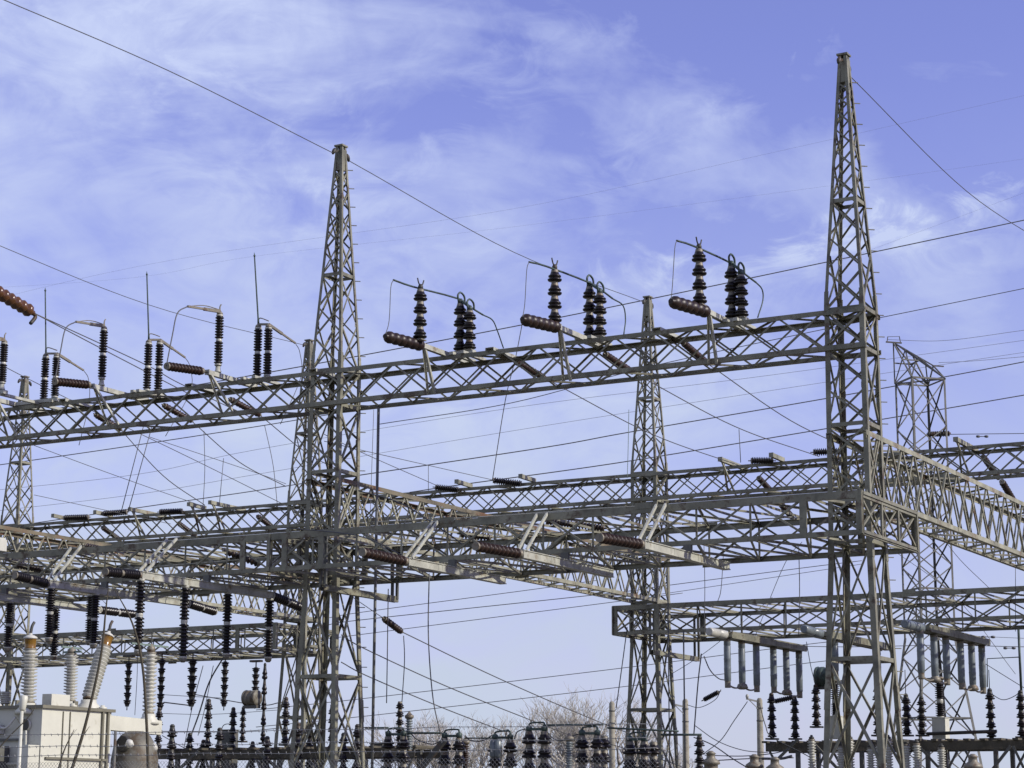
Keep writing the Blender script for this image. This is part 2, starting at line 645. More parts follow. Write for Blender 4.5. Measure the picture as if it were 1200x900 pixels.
# ------------------------------------------------------------------ lattice girders
def lace(m, P, Q, n, wd, nrm, off=0.0, single=False, verts=False, stride=1):
    """cross bracing between line P(t) and line Q(t), t 0..1, on a face with outward normal nrm"""
    o1, o2 = nrm * -(off + .016), nrm * -(off + .031)
    for i in range(n):
        a, b = i / n, min(1, (i + stride) / n)
        if single:
            if i % 2 == 0:
                m.angle(P(a) + o1, Q(b) + o1, wd, nrm)
            else:
                m.angle(Q(a) + o1, P(b) + o1, wd, nrm)
        else:
            m.angle(P(a) + o1, Q(b) + o1, wd, nrm, flip=bool(i % 2))
            m.angle(Q(a) + o2, P(b) + o2, wd, nrm, flip=not i % 2)
        if verts:
            m.angle(P(a) + o2, Q(a) + o2, wd * 1.1, nrm)


def girder(axis, c0, c1, centre, hw, zb, zt, n, label, group, mtl='steel', top=(.125, .125), bot=(.125, .125), wd=.046, nplan=None, wide=False, posts=(), topm=None, stride=1):
    """axis 'u': runs from u=c0 to c1 round v=centre; axis 'v': runs from v=c0 to c1 round u=centre"""
    if axis == 'u':
        pt = lambda c_, s_, z: G(c_, centre + s_ * hw, z)
        dirn, cross = UD, VD
    else:
        pt = lambda c_, s_, z: G(centre + s_ * hw, c_, z)
        dirn, cross = VD, UD
    t = thing('lattice_girder', pt(c0, 0, zb), label, 'lattice girder', group)
    for s_ in (-1, 1):
        for z, sz, up in ((zt, top, -1), (zb, bot, 1)):
            m = MB()
            hh = sz[0] if s_ < 0 else sz[1]
            p0, p1 = pt(c0, s_, z), pt(c1, s_, z)
            if wide:
                m.channel(p0 + ZD * (up * hh / 2), p1 + ZD * (up * hh / 2), hh, .075, cross * s_)
            else:
                m.corner(p0, p1, hh, cross * -s_, ZD * up, .014)
            # splice plates along the chord
            k = 3
            for i in range(1, k):
                q = p0.lerp(p1, i / k)
                e = dirn * .22
                m.prism(q - e, q + e, [(-hh * .42, 0), (hh * .42, 0), (hh * .42, .01), (-hh * .42, .01)], ZD, cross * s_) if wide else \
                    m.prism(q - e + ZD * (up * hh * .5), q + e + ZD * (up * hh * .5), [(-hh * .42, 0), (hh * .42, 0), (hh * .42, .01), (-hh * .42, .01)], ZD, cross * s_)
            m.build('chord', topm if topm and z == zt else mtl, t)
    L_ = lambda s_, z: (lambda q: pt(c0 + (c1 - c0) * q, s_, z))
    for s_ in (-1, 1):
        m = MB()
        lace(m, L_(s_, zt - .06), L_(s_, zb + .06), n, wd, cross * s_, .004, stride=stride, verts=wide)
        for q in posts:
            p = pt(q, s_, 0)
            nrm = cross * s_
            m.channel(Vector((p.x, p.y, zb + .01)) + nrm * .004, Vector((p.x, p.y, zt - .01)) + nrm * .004, .17 if wide else .1, .06, nrm)
        m.build('lacing_panel', mtl, t)
    npl = nplan or n
    for z, nrm in ((zt, ZD), (zb, -ZD)):
        m = MB()
        lace(m, L_(-.97, z), L_(.97, z), npl, wd if not wide else wd * 1.15, nrm, .006, single=not wide, verts=wide)
        m.build('lacing_panel', mtl, t)
    for q in ((c0, c1) if wide else ()):
        m = MB()
        sgn = -1 if q == min(c0, c1) else 1
        nrm = dirn * sgn
        X = lambda z: (lambda r: pt(q, -1 + 2 * r, z))
        lace(m, X(zt - .1), X(zb + .1), 3, wd, nrm, .01)
        m.channel(pt(q, -1, zt - .09), pt(q, 1, zt - .09), .16, .06, nrm)
        m.channel(pt(q, -1, zb + .06), pt(q, 1, zb + .06), .12, .06, nrm)
        for r in (-1, -.3, .3, 1):
            p0, p1 = pt(q, r * .985, zb + .02), pt(q, r * .985, zt - .02)
            m.channel(p0 + nrm * .005, p1 + nrm * .005, .15 if abs(r) == 1 else .09, .05, nrm)
        m.build('end_frame', mtl, t)
    return t


TOPG = 'top girders of the two tower rows'
ZU, ZUB, HU = 13.86, 12.84, .565
girder('u', -.55, A, 0, HU, ZUB, ZU, 14, 'topmost girder in front, spanning from the big left tower to the right spire', TOPG, nplan=14)
girder('u', A, 2 * A + 1, 0, HU, ZUB, ZU, 14, 'topmost girder in front, running off the left edge under the open switches', TOPG, nplan=14)
girder('u', -16, 0, B, HU, ZUB, ZU, 14, 'back row upper girder running off the right edge behind the right spire', TOPG, nplan=14)
girder('u', 0, A, B, HU, ZUB, ZU, 14, 'back row upper girder crossing from the slim middle tower to behind the right spire', TOPG, nplan=14)
girder('u', A, 2 * A, B, HU, ZUB, ZU, 14, 'back row upper girder between the slim middle tower and the big left one', TOPG, nplan=14)
girder('u', 2 * A, 3 * A, B, HU, ZUB, ZU, 14, 'back row upper girder left of the big left tower, black insulators lying on top', TOPG, nplan=14)
girder('u', 3 * A, 3.6 * A, B, HU, ZUB, ZU, 10, 'back row upper girder stub beyond the far left edge tower', TOPG, nplan=9)

LOWG = 'broad lower girders that carry the switch booms'
ZW, ZWB, HW = 9.1, 8.05, 2.0
girder('u', -.85, A + .7, 0, HW, ZWB, ZW, 12, 'broad lower front girder from the right spire to the big left tower, pale booms beneath', LOWG, wide=True, top=(.185, .16), bot=(.12, .14), wd=.05, nplan=12, posts=(-.78, .62, A - 1.0, A + .2))
girder('u', A + .71, 2 * A + 1.2, 0, HW, ZWB, ZW, 11, 'broad lower front girder running off the left edge above the hanging black posts', LOWG, wide=True, top=(.185, .16), bot=(.12, .14), wd=.05, nplan=11, posts=(A + 1.6,))
girder('u', -17, A + .55, B, HW, ZWB - .2, ZW - .2, 20, 'broad lower back girder right of the slim middle tower, grey tubes hanging below', LOWG, wide=True, top=(.17, .15), bot=(.12, .14), wd=.05, nplan=20, posts=(A + .45, A - 1.2))
girder('u', 2 * A - .2, 3.6 * A, B, HW, ZWB - .2, ZW - .2, 16, 'broad lower back girder at left, behind the pale transformer bushings', LOWG, wide=True, top=(.17, .15), bot=(.12, .14), wd=.05, nplan=16, posts=(2 * A - .1, 2 * A + 1.7))

CRG = 'deep cross girders joining the front and back rows'
ZC, ZCB, HC = 10.78, 9.12, .52
for k, lb in enumerate(('deep rust streaked cross girder running back to the right from the right spire',
                        'deep cross girder running back from the big left tower to the slim middle tower',
                        'deep cross girder at left edge running back to the tower behind the big left one')):
    girder('v', -.6, B + .6, k * A, HC, ZCB, ZC, 24, lb, CRG, mtl='rusty', topm='brownish' if k else 'rusty', top=(.125, .125), bot=(.125, .125), wd=.048, nplan=26)


# ------------------------------------------------------------------ air break switches on the topmost girder
def wire_part(m, pts, r, n=6, mi=0, k=5):
    m.tube(smooth_path(pts, k), r, n, mi)


ZA = ZU + .17       # top of the switch arms


def arm_part(p0, p1, root, name='arm', h=.13, w_=.13, mtl='pale'):
    """a switch arm: two channels back to back with end plates"""
    m = MB()
    d = (p1 - p0).normalized()
    s_ = d.cross(ZD).normalized()
    for k in (-1, 1):
        m.channel(p0 + s_ * (k * w_ / 2), p1 + s_ * (k * w_ / 2), h, .045, s_ * k)
    m.bar(p0 - d * .012, p0 + d * .012, w_ + .03, h + .02)
    m.bar(p1 - d * .012, p1 + d * .012, w_ + .03, h + .02)
    return m.build(name, mtl, root)


def horn(m, p):
    for s_ in (-1, 1):
        m.tube(smooth_path([p, p + VD * (.1 * s_) + ZD * .08, p + VD * (.16 * s_) + ZD * .2]), .02, 6)
    m.lathe(p - ZD * .08, p + ZD * .06, [(0, .07), (.6, .07), (1, .04)], 8)


def foot_bracket(Pb, uu, root):
    """the short cross piece that carries a post beside its switch arm, standing on the girder"""
    gu, gv, _ = grid(Pb)
    lo_, hi_ = min(gu, uu) - .16, max(gu, uu) + .16
    m = MB()
    m.bar(G(lo_, gv, ZA - .075), G(hi_, gv, ZA - .075), .2, .11)
    if abs(gv) > HU:
        m.bar(G(gu, gv + (.1 if gv > 0 else -.1), ZA - .13), G(gu, 0, ZA - .13), .12, .08)
    else:
        m.bar(G(gu, -HU - .05, ZA - .13), G(gu, HU + .05, ZA - .13), .12, .08)
    m.build('foot_bracket', 'pale', root)


CLOSED = [
    # arm front, arm back, cantilever (tip, root), post (base, top), pair a, pair b, blade path, strut foot
    ((496, 405), (545, 424), (451, 394), (494, 407), (492, 398), 333, (539, 412), 350, (550, 410), 358,
     [(461, 328), (484, 336), (537, 350), (553, 361), (566, 369)], [(566, 369), (577, 375), (583, 388), (590, 408)], (508, 462),
     'closed switch nearest the big left tower, on the topmost girder'),
    ((652, 384), (704, 404), (612, 374), (650, 389), (650, 379), 310, (691, 397), 330, (703, 394), 338,
     [(620, 307), (640, 312), (690, 331), (706, 341), (718, 350)], [(718, 350), (730, 358), (733, 374), (731, 392)], (667, 446),
     'closed switch in the middle of the topmost girder, left of the slim middle tower'),
    ((827, 366), (872, 386), (786, 353), (824, 369), (820, 357), 286, (858, 374), 306, (869, 372), 316,
     [(793, 282), (812, 288), (856, 308), (874, 322), (886, 331)], [(886, 331), (893, 339), (894, 352), (888, 372)], (838, 426),
     'closed switch nearest the right spire, on the topmost girder'),
]
for a0, a1, c0_, c1_, b0, t0, b1, t1, b2, t2, blade, tail, foot, lb in CLOSED:
    P0, P1 = pz(*a0, ZA - .08), pz(*a1, ZA - .08)
    u0, v0, _z = grid(P0)
    uu, v1, _z = grid(P1)
    uu = (u0 + uu) / 2
    P0, P1 = G(uu, v0, ZA - .08), G(uu, max(v1, HU + .1), ZA - .08)
    root = thing('disconnect_switch', G(uu, 0, ZU), lb, 'disconnect switch', 'air break switches on the topmost girder')
    arm_part(P0, P1, root)
    m = MB()
    F = pv(*foot, -HU)
    m.angle(P0 + VD * .08 - UD * .05, F + UD * -.08, .07, -UD)
    m.angle(P0 + VD * .08 + UD * .05, F + UD * .2, .055, UD)
    m.build('strut', 'pale', root)
    C1 = P0 + VD * .02 + ZD * .0
    C0 = pu(*c0_, uu)
    part_ins('cantilever_insulator', C1, C0, prof_disc(6, .165), ['brown', 'cap'], root, 14)
    tops = []
    for b, tt, k in ((b0, t0, 0), (b1, t1, 1), (b2, t2, 1)):
        Pb = pz(b[0], b[1], ZA)
        Pt = rise(Pb, tt + 6)
        if k:
            foot_bracket(Pb, uu, root)
        ins = part_ins('post_insulator', Pb, Pt, prof_pin(4, .19), ['black', 'cap'], root, 12)
        m = MB()
        m.box(Pb - ZD * .03, .26, .26, .03)
        m.build('foot_plate', 'cap', ins)
        m = MB()
        if k == 0:
            horn(m, Pt + ZD * .08)
        else:
            q_ = Pt + ZD * .05
            m.lathe(Pt, Pt + ZD * .14, [(0, .08), (.6, .08), (1, .05)], 8)
            m.tube(smooth_path([q_ - VD * .1, q_ - VD * .14 + ZD * .16, q_ + ZD * .27, q_ + VD * .2 + ZD * .2, q_ + VD * .24 + ZD * .02]), .028)
        m.build('contact_clamp', 'copper' if k else 'dark', ins)
        tops.append(Pt)
    m = MB()
    g0, g1 = grid(tops[0]), grid((tops[1] + tops[2]) / 2)
    bp = [pu(x, y, uu) for x, y in blade]
    m.tube(smooth_path(bp, 3), .026, 6)
    m.bar(tops[1] + ZD * .1, tops[2] + ZD * .1, .07, .06)
    m.build('switch_blade', 'copper', root)
    m = MB()
    wire_part(m, [bp[0], bp[0] - ZD * .25 - VD * .12, pu(blade[0][0] - 5, c0_[1] - 18, uu), C0], .011)
    m.build('jumper', 'wire', root)
    m = MB()
    wire_part(m, [bp[-1]] + [pu(x, y, uu) for x, y in tail[1:]], .02)
    m.build('jumper', 'copper', root)

OPEN = [
    # single base, single top, contact arm tip, pair bases, pair tops, whip tip, pair arm tip, arm front, arm back, cantilever
    ((2, 457), 402, (-36, 395), (51, 470), (64, 466), 418, (53, 337), (98, 434), (-6, 468), (58, 484), None,
     'open switch at the left edge, its whip blade the shortest'),
    ((121, 452), 386, (89, 377), (172, 458), (185, 459), 402, (172, 318), (217, 419), (112, 452), (168, 470), ((64, 447), (104, 451)),
     'open switch in the middle of the left girder, blade standing straight up'),
    ((252, 437), 369, (220, 359), (301, 443), (313, 441), 384, (298, 296), (346, 402), (244, 436), (298, 453), ((195, 429), (237, 435)),
     'open switch nearest the big left tower, blade pointing straight up'),
]
for b0, t0, ct, pa, pb, pt_, whip, pat, a0, a1, cant, lb in OPEN:
    P0, P1 = pz(*a0, ZA - .08), pz(*a1, ZA - .08)
    g0, g1 = grid(P0), grid(P1)
    uu = (g0[0] + g1[0]) / 2
    P0, P1 = G(uu, g0[1], ZA - .08), G(uu, max(g1[1], HU + .1), ZA - .08)
    root = thing('disconnect_switch', G(uu, 0, ZU), lb, 'disconnect switch', 'air break switches on the topmost girder')
    arm_part(P0, P1, root)
    m = MB()
    m.angle(P0 + VD * .1 - UD * .05, G(uu - .25, -HU, ZUB + .1), .06, -UD)
    m.angle(P0 + VD * .1 + UD * .05, G(uu + .2, -HU, ZUB + .1), .05, UD)
    m.build('strut', 'pale', root)
    tops = []
    for b, tt, k in ((b0, t0, 0), (pa, pt_, 1), (pb, pt_, 2)):
        g_ = grid(pz(*b, ZA))
        Pb = G(uu + (g_[0] - uu) * (.0 if k == 0 else 1.0), g_[1], ZA) if b[0] > 20 else pz(*b, ZA)
        Pt = rise(Pb, tt)
        if k or b[0] < 20:
            foot_bracket(Pb, uu if b[0] > 20 else grid(Pb)[0], root)
        if k == 0:
            m = MB()
            m.lathe(Pb, Pb + ZD * .2, [(0, .1), (.2, .1), (.3, .08), (1, .07)], 10)
            m.build('pedestal', 'pale', root)
            Pb = Pb + ZD * .2
        ins = part_ins('post_insulator', Pb, Pt, prof_post(17, .128), ['black', 'white'], root, 12)
        m = MB()
        m.lathe(Pt, Pt + ZD * .1, [(0, .09), (.5, .09), (1, .05)], 8)
        m.build('head_cap', 'cap', ins)
        tops.append(Pt + ZD * .1)
    m = MB()
    ctw = pu(*ct, grid(tops[0])[0])
    m.bar(tops[0], tops[0].lerp(ctw, .5), .075, .09)
    m.bar(tops[0].lerp(ctw, .5), ctw, .055, .06)
    m.tube(smooth_path([tops[0] + ZD * .05, tops[0].lerp(ctw, .5) + ZD * .1, ctw]), .014)
    m.tube(smooth_path([tops[0], tops[0] + ZD * .14, tops[0] + ZD * .22 + VD * .05]), .02)
    m.build('contact_arm', 'cap', root)
    m = MB()
    wt = pu(*whip, grid(tops[1])[0])
    m.tube([tops[1], tops[1].lerp(wt, .08), wt.lerp(tops[1], .05), wt], [.035, .024, .02, .006])
    m.lathe(wt.lerp(tops[1], .06), wt.lerp(tops[1], .03), [(0, .02), (.5, .035), (1, .02)], 8)
    m.build('switch_blade', 'copper', root)
    m = MB()
    pw = pu(*pat, grid(tops[2])[0])
    m.bar(tops[1], tops[2], .06, .06)
    m.bar(tops[2], tops[2].lerp(pw, .5), .065, .075)
    m.bar(tops[2].lerp(pw, .5), pw, .045, .05)
    m.tube(smooth_path([tops[1] + ZD * .03, tops[1] + ZD * .2 + VD * .06, tops[2] + ZD * .1]), .016)
    m.build('hinge_arm', 'cap', root)
    m = MB()
    wire_part(m, [pw, pw + VD * .25 - ZD * .25, pw + VD * .32 - ZD * 1.0, G(grid(pw)[0], HU + .2, ZUB - .1)], .011)
    m.build('jumper', 'wire', root)
    if cant:
        C0, C1 = pu(*cant[0], uu), pu(*cant[1], uu)
        part_ins('cantilever_insulator', C1, C0, prof_post(10, .13, ()), ['red', 'cap'], root, 12)
        m = MB()
        m.tube([C1, P0], .03)
        m.build('insulator_pin', 'dark', root)
        m = MB()
        q1 = (ct[0] - 12, ct[1] + 8)
        wire_part(m, [ctw, pu(q1[0], q1[1], uu), pu(ct[0] - 18, ct[1] + 34, uu), C0], .018)
        m.build('jumper', 'wire', root)

# ------------------------------------------------------------------ conductors that leave the topmost girder for the back row, with their dead end insulators
STR = 'strain insulators behind the topmost girder'


def strain(p0, p1, label, group, mats=('red', 'cap'), n=10, r=.1, name='strain_insulator', disc=False):
    m = MB()
    m.lathe(p0, p1, prof_disc(n, r) if disc else prof_post(n, r, ()), 10)
    d = (p1 - p0).normalized()
    m.tube([p0 - d * .1, p0 + d * .02], .02, 6, 1)
    m.tube([p1 - d * .02, p1 + d * .1], .02, 6, 1)
    return tag(m.build(name, list(mats)), label, 'insulator', group)


def wire(name, pts, r, label, cat='wire', group=None, mtl='wire', k=8):
    m = MB()
    m.tube(smooth_path(pts, k), r, 6)
    return tag(m.build(name, mtl), label, cat, group)


VW = 'conductors running back from the topmost girder'
diag = [((112, 486), (141, 503), 'below the left edge switch'), ((192, 475), (224, 493), 'below the middle open switch'),
        ((270, 468), (304, 486), 'below the rightmost of the open switches'), ((604, 423), (638, 443), 'left of the middle closed switch strut'),
        ((709, 415), (741, 436), 'below the middle closed switch'), ((800, 401), (829, 426), 'just right of the slim middle tower')]
ends = [(240, 592), (335, 570), (420, 560), (868, 546), (960, 535), (1010, 532)]
for (p, q, lb), e in zip(diag, ends):
    u_ = grid(pv(*p, HU + .1))[0]
    p0, p1 = pv(*p, HU + .1), pu(*q, u_)
    strain(p0, p1, 'slanting red brown insulator in the topmost girder, ' + lb, STR)
    pe = pu(*e, u_)
    if grid(pe)[1] < 4:
        pe = G(u_, B - HU, ZU - .2)
    mid = p1.lerp(pe, .5) - ZD * .25
    wire('conductor', [p1, mid, pe], .014, 'sagging conductor from the slanting insulator ' + lb, 'wire', VW)

# short flat arms with nothing on them
for (p, q, lb) in (((586, 411), (608, 420), 'short flat bracket with a box on the topmost girder, left of the middle closed switch'),
                   ((778, 387), (797, 398), 'short flat bracket on the topmost girder right against the slim middle tower'),
                   ((212, 446), (245, 458), 'short flat bracket on the topmost girder left of the switch beside the big left tower'),
                   ((72, 466), (100, 477), 'short flat bracket on the topmost girder right of the left edge switch'),
                   ((366, 431), (384, 440), 'short flat bracket on the topmost girder inside the big left tower')):
    u_ = grid(pz(*p, ZA - .1))[0]
    m = MB()
    m.channel(G(u_, -HU - .12, ZU + .05), G(u_, HU + .3, ZU + .05), .26, .09, ZD)
    if 'box' in lb:
        m.box(G(u_ + .25, -.1, ZU + .02), .16, .2, .16)
    tag(m.build('girder_bracket', 'pale'), lb, 'bracket', 'flat brackets on the topmost girder')

# incoming line at the upper left corner with its fat brown string
p0, p1 = pu(-28, 330, 2 * A - 1), pu(40, 369, 2 * A - 1)
u_ = 26.0
p0, p1 = pu(-30, 326, u_), pu(39, 367, u_)
strain(p0, p1, 'fat brown glossy disc string reaching in from the left edge', None, ('toffee', 'dark'), 9, .21, disc=True)
m = MB()
m.tube(smooth_path([p1, p1 + VD * .1 - ZD * .1, p1 - ZD * .35 - VD * .1]), .06)
tag(m.build('dead_end_clamp', 'dark'), 'dark dead end clamp drooping below the fat brown disc string', 'clamp')
e1 = [p1 + VD * .1, pu(170, 427, u_), pu(210, 449, u_), pu(300, 492, u_)]
e2 = [p1 + VD * .1, pu(120, 409, u_), pu(168, 434, u_), pu(230, 466, u_)]
wire('conductor', e1, .016, 'upper of two conductors leaving the fat brown string at the left edge', 'wire', 'twin conductors of the incoming line')
wire('conductor', e2, .016, 'lower of two conductors leaving the fat brown string at the left edge', 'wire', 'twin conductors of the incoming line')
wire('conductor', [pu(0, 427, 31), pu(45, 450, 31), pu(130, 492, 31), pu(240, 545, 31), pu(430, 640, 31)], .013, 'conductor slanting down from the left edge across the left girder', 'wire')

# ------------------------------------------------------------------ gear on the back row's upper girder
BT = 'black insulators lying on the back row girder'
hz = [((75, 607), (104, 606), 'leftmost, right of a short pale plate'), ((121, 602), (149, 600), 'second from left, beside an upright spike'),
      ((187, 600), (214, 599), 'left of the raised pale arm'), ((510, 571), (537, 574), 'first one right of the big left tower'),
      ((578, 563), (611, 567), 'left of the slim middle tower'), ((880, 540), (906, 540), 'beside the raised arm left of the right spire'),
      ((953, 530), (985, 529), 'poking out from behind the right spire')]
for p, q, lb in hz:
    strain(pv(*p, B - HU - .5), pv(*q, B - HU - .1), 'black insulator lying on the back girder, ' + lb, BT, ('black', 'cap'), 12, .135, 'lying_insulator')
pl = [((62, 606), (78, 609), 'at the far left'), ((111, 607), (130, 610), 'second from the left'), ((152, 598), (196, 608), 'long and pale, third from the left'),
      ((221, 598), (243, 602), 'squat, left of the raised arm'), ((246, 591), (292, 604), 'raised, left of the big left tower'), ((535, 575), (556, 579), 'right of the big left tower'),
      ((610, 567), (628, 570), 'left of the slim middle tower'), ((844, 541), (880, 553), 'raised, left of the right spire'), ((904, 541), (927, 544), 'beside the right spire'),
      ((1120, 516), (1152, 531), 'raised, near the right edge')]
for p, q, lb in pl:
    a_, b_ = pv(*p, B - HU - .9), pz(*q, pv(*p, B - HU - .9).z - .02)
    u_ = grid(a_)[0]
    vb = min(max(grid(b_)[1], B - HU + .2), B + .9)
    root_m = MB()
    z = max(a_.z, ZU + .1) if 'raised' in lb or 'long' in lb else ZU + .1
    hh = .15
    d0, d1 = G(u_, B - HU - .9, z), G(u_, vb, z - .02)
    for k in (-1, 1):
        root_m.channel(d0 + UD * (.06 * k), d1 + UD * (.06 * k), hh, .05, UD * k)
    root_m.bar(d0 - VD * .02, d0, .17, hh + .01)
    if 'raised' in lb or 'long' in lb:
        root_m.angle(d0 + VD * .15, G(u_ - .15, B - HU, ZUB + .1), .055, -UD)
        root_m.angle(d0 + VD * .2, G(u_ + .15, B - HU, ZUB + .1), .055, UD)
    tag(root_m.build('switch_bracket', 'rusty'), 'pale switch arm on the back row girder, ' + lb, 'bracket', 'arms on the back row girder')
bd = [((120, 618), (141, 633), 'near the left edge'), ((209, 613), (229, 628), 'below the raised arm at left'), ((302, 605), (323, 621), 'just left of the big left tower'),
      ((889, 560), (905, 577), 'upper one left of the right spire'), ((912, 587), (928, 606), 'lower one left of the right spire'),
      ((1152, 535), (1170, 560), 'upper of the two near the right edge'), ((1174, 564), (1192, 594), 'lower of the two near the right edge')]
for p, q, lb in bd:
    v_ = B - 3.0 if 'lower' in lb else B + .5
    a_ = pv(*p, v_)
    strain(a_, pu(*q, grid(a_)[0]), 'slanting brown insulator at the back row girder, ' + lb, 'slanting insulators at the back row girder', ('brown', 'cap'), 10, .115)


# ------------------------------------------------------------------ pale switch booms under the broad lower girders
def boom(front, back, label, cant=None, bcant=None, strut=None, z=7.78, hang=(), v_back=None, group='switch booms slung under the front girder', cmat=('red', 'cap'), h=.18, cr=.128, ncant=10):
    P0, P1 = pz(*front, z), pz(*back, z)
    u0, u1 = grid(P0)[0], grid(P1)[0]
    uu = u0
    P0 = G(uu, grid(P0)[1], z)
    P1 = G(uu, grid(pu(*back, uu))[1], z)
    root = thing('switch_boom', P0.lerp(P1, .5), label, 'switch boom', group)
    m = MB()
    m.bar(P0, P1, .15, h)
    for k in (-1, 1):
        m.bar(P0 + ZD * (k * h / 2), P1 + ZD * (k * h / 2), .2, .02)
    for i in (.3, .34, .62, .66):
        q = P0.lerp(P1, i)
        m.bar(q - VD * .04, q + VD * .04, .162, h - .03)
    m.bar(P0 - VD * .015, P0 + VD * .005, .2, h + .04)
    m.build('beam', 'pale', root)
    if strut:
        for s_, (x, y) in zip((1, -1), strut):
            m = MB()
            m.channel(P0 + VD * .12 + UD * (.12 * s_) + ZD * .1, pv(x, y, -HW - .02), .075, .045, -UD)
            m.build('strut', 'pale', root)
    for v_ in (-HW, HW):
        if grid(P0)[1] < v_ < grid(P1)[1]:
            m = MB()
            q = G(uu, v_, z + h / 2)
            m.box(q, .2, .1, max(.05, ZWB - z - h / 2 + .01))
            m.build('hanger_plate', 'grey', root)
    if cant:
        tip = pu(*cant, uu)
        part_ins('cantilever_insulator', P0 + VD * -.02, tip, prof_post(ncant, cr, (.5,) if cmat[0] == 'black' else (), .035), cmat, root, 14)
    if bcant:
        tip = pu(*bcant, uu)
        part_ins('cantilever_insulator', P1, tip, prof_post(14, .135, (.5,), .035), ('black', 'white'), root, 12)
    for px, ptop, pbot, du in hang:
        q = pu(px, ptop, uu)
        q = G(uu + du, grid(q)[1], z - h / 2)
        e = rise(q, pbot)
        ins = part_ins('hanging_post', q, e, prof_post(19, .135), ('black', 'white'), root, 12)
        m = MB()
        m.lathe(e, e - ZD * .1, [(0, .1), (.6, .09), (1, .05)], 8)
        m.build('contact_clamp', 'cap', ins)
    return root, P0, P1


boom((476, 658), (590, 682), 'pale boom nearest the big left tower, red brown insulator at its front', (424, 647), strut=((508, 612), (514, 611)))
boom((610, 649), (716, 676), 'middle pale boom left of the slim middle tower, red brown insulator at its front', (557, 640), strut=((630, 603), (642, 602)))
boom((752, 638), (852, 668), 'pale boom right of the slim middle tower, red brown insulator at its front', (702, 630), strut=((770, 592), (781, 591)))
blk = ('black', 'cap')
HANGG = 'switch booms slung under the front girder'
boom((-60, 692), (116, 712), 'leftmost pale boom, its front cut off by the left edge', None, (158, 720), hang=((12, 700, 760, 0), (66, 706, 770, .0)), cmat=blk)
boom((56, 684), (220, 708), 'pale boom at left with three black posts, its front strut near the left edge', (17, 674), (252, 717), ((84, 642), (96, 640)),
     hang=((57, 687, 749, -.1), (112, 697, 756, .0), (118, 697, 752, .35)), cmat=blk, ncant=14)
boom((164, 674), (318, 704), 'pale boom left of the big left tower with four black posts below', (123, 670), (353, 712), ((197, 632), (208, 631)),
     hang=((165, 686, 764, 0), (217, 696, 772, 0), (267, 700, 768, 0), (316, 708, 772, 0)), cmat=blk, ncant=14)

BACKB = 'switch booms slung under the back girder'
for front, back, cant, hang, lb in (
        ((850, 744), (938, 763), (831, 740), ((852, 748, 806), (869, 751, 808), (886, 753, 811), (906, 757, 812), (921, 760, 815), (936, 762, 818)), 'boom with six grey hanging tubes left of the right spire'),
        ((962, 743), (1040, 762), (942, 737), ((978, 748, 792), (1028, 758, 812)), 'boom with grey hanging tubes seen through the legs of the right spire'),
        ((1081, 736), (1152, 752), (1060, 731), ((1078, 740, 796), (1094, 743, 800), (1108, 746, 803), (1125, 748, 808), (1138, 751, 810), (1150, 753, 813)), 'boom with six grey hanging tubes right of the right spire')):
    z = 7.45
    P0 = pz(*front, z)
    uu, v0, _ = grid(P0)
    P1 = pu(*back, uu)
    P1 = G(uu, grid(P1)[1], z)
    root = thing('switch_boom', P0.lerp(P1, .5), lb, 'switch boom', BACKB)
    m = MB()
    m.bar(P0, P1, .2, .2)
    m.bar(P0 + UD * .22, P1 + UD * .22, .06, .22)
    m.bar(P0 - UD * .22, P1 - UD * .22, .06, .22)
    for i in range(8):
        q = P0.lerp(P1, i / 7)
        m.bar(q - UD * .25, q + UD * .25, .08, .14)
    m.build('beam', 'steel', root)
    part_ins('cantilever_insulator', P0, pu(*cant, uu), [(0, .13), (.03, .145), (.45, .145), (.46, .1, 1), (.52, .1, 1), (.53, .145), (.97, .14), (1, .11)], ('white' if 'left of' in lb else 'tube', 'dark'), root, 14)
    prev = None
    for i, (x, y0, y1) in enumerate(hang):
        q = pu(x, y0, uu)
        q = G(uu, grid(q)[1], z - .1)
        e = rise(q, y1)
        t_ = part_ins('hanging_tube', q, e, [(0, .12, 1), (.06, .12, 1), (.07, .115), (.14, .12), (.15, .105), (.17, .118), (.4, .118), (.42, .125), (.44, .118), (.6, .118), (.62, .125), (.64, .118), (.86, .115), (.87, .1, 1), (.9, .16 if i % 3 == 1 else .1, 1), (.97, .2 if i % 3 == 1 else .1, 1), (1, .1, 1)], ('tube', 'cap'), root, 12)
        if prev is not None and i % 3 and len(hang) > 3:
            m = MB()
            wire_part(m, [prev + ZD * .1, prev.lerp(e, .5) + ZD * .02, e + ZD * .1], .03)
            m.build('link_bar', 'cap', root)
        prev = e

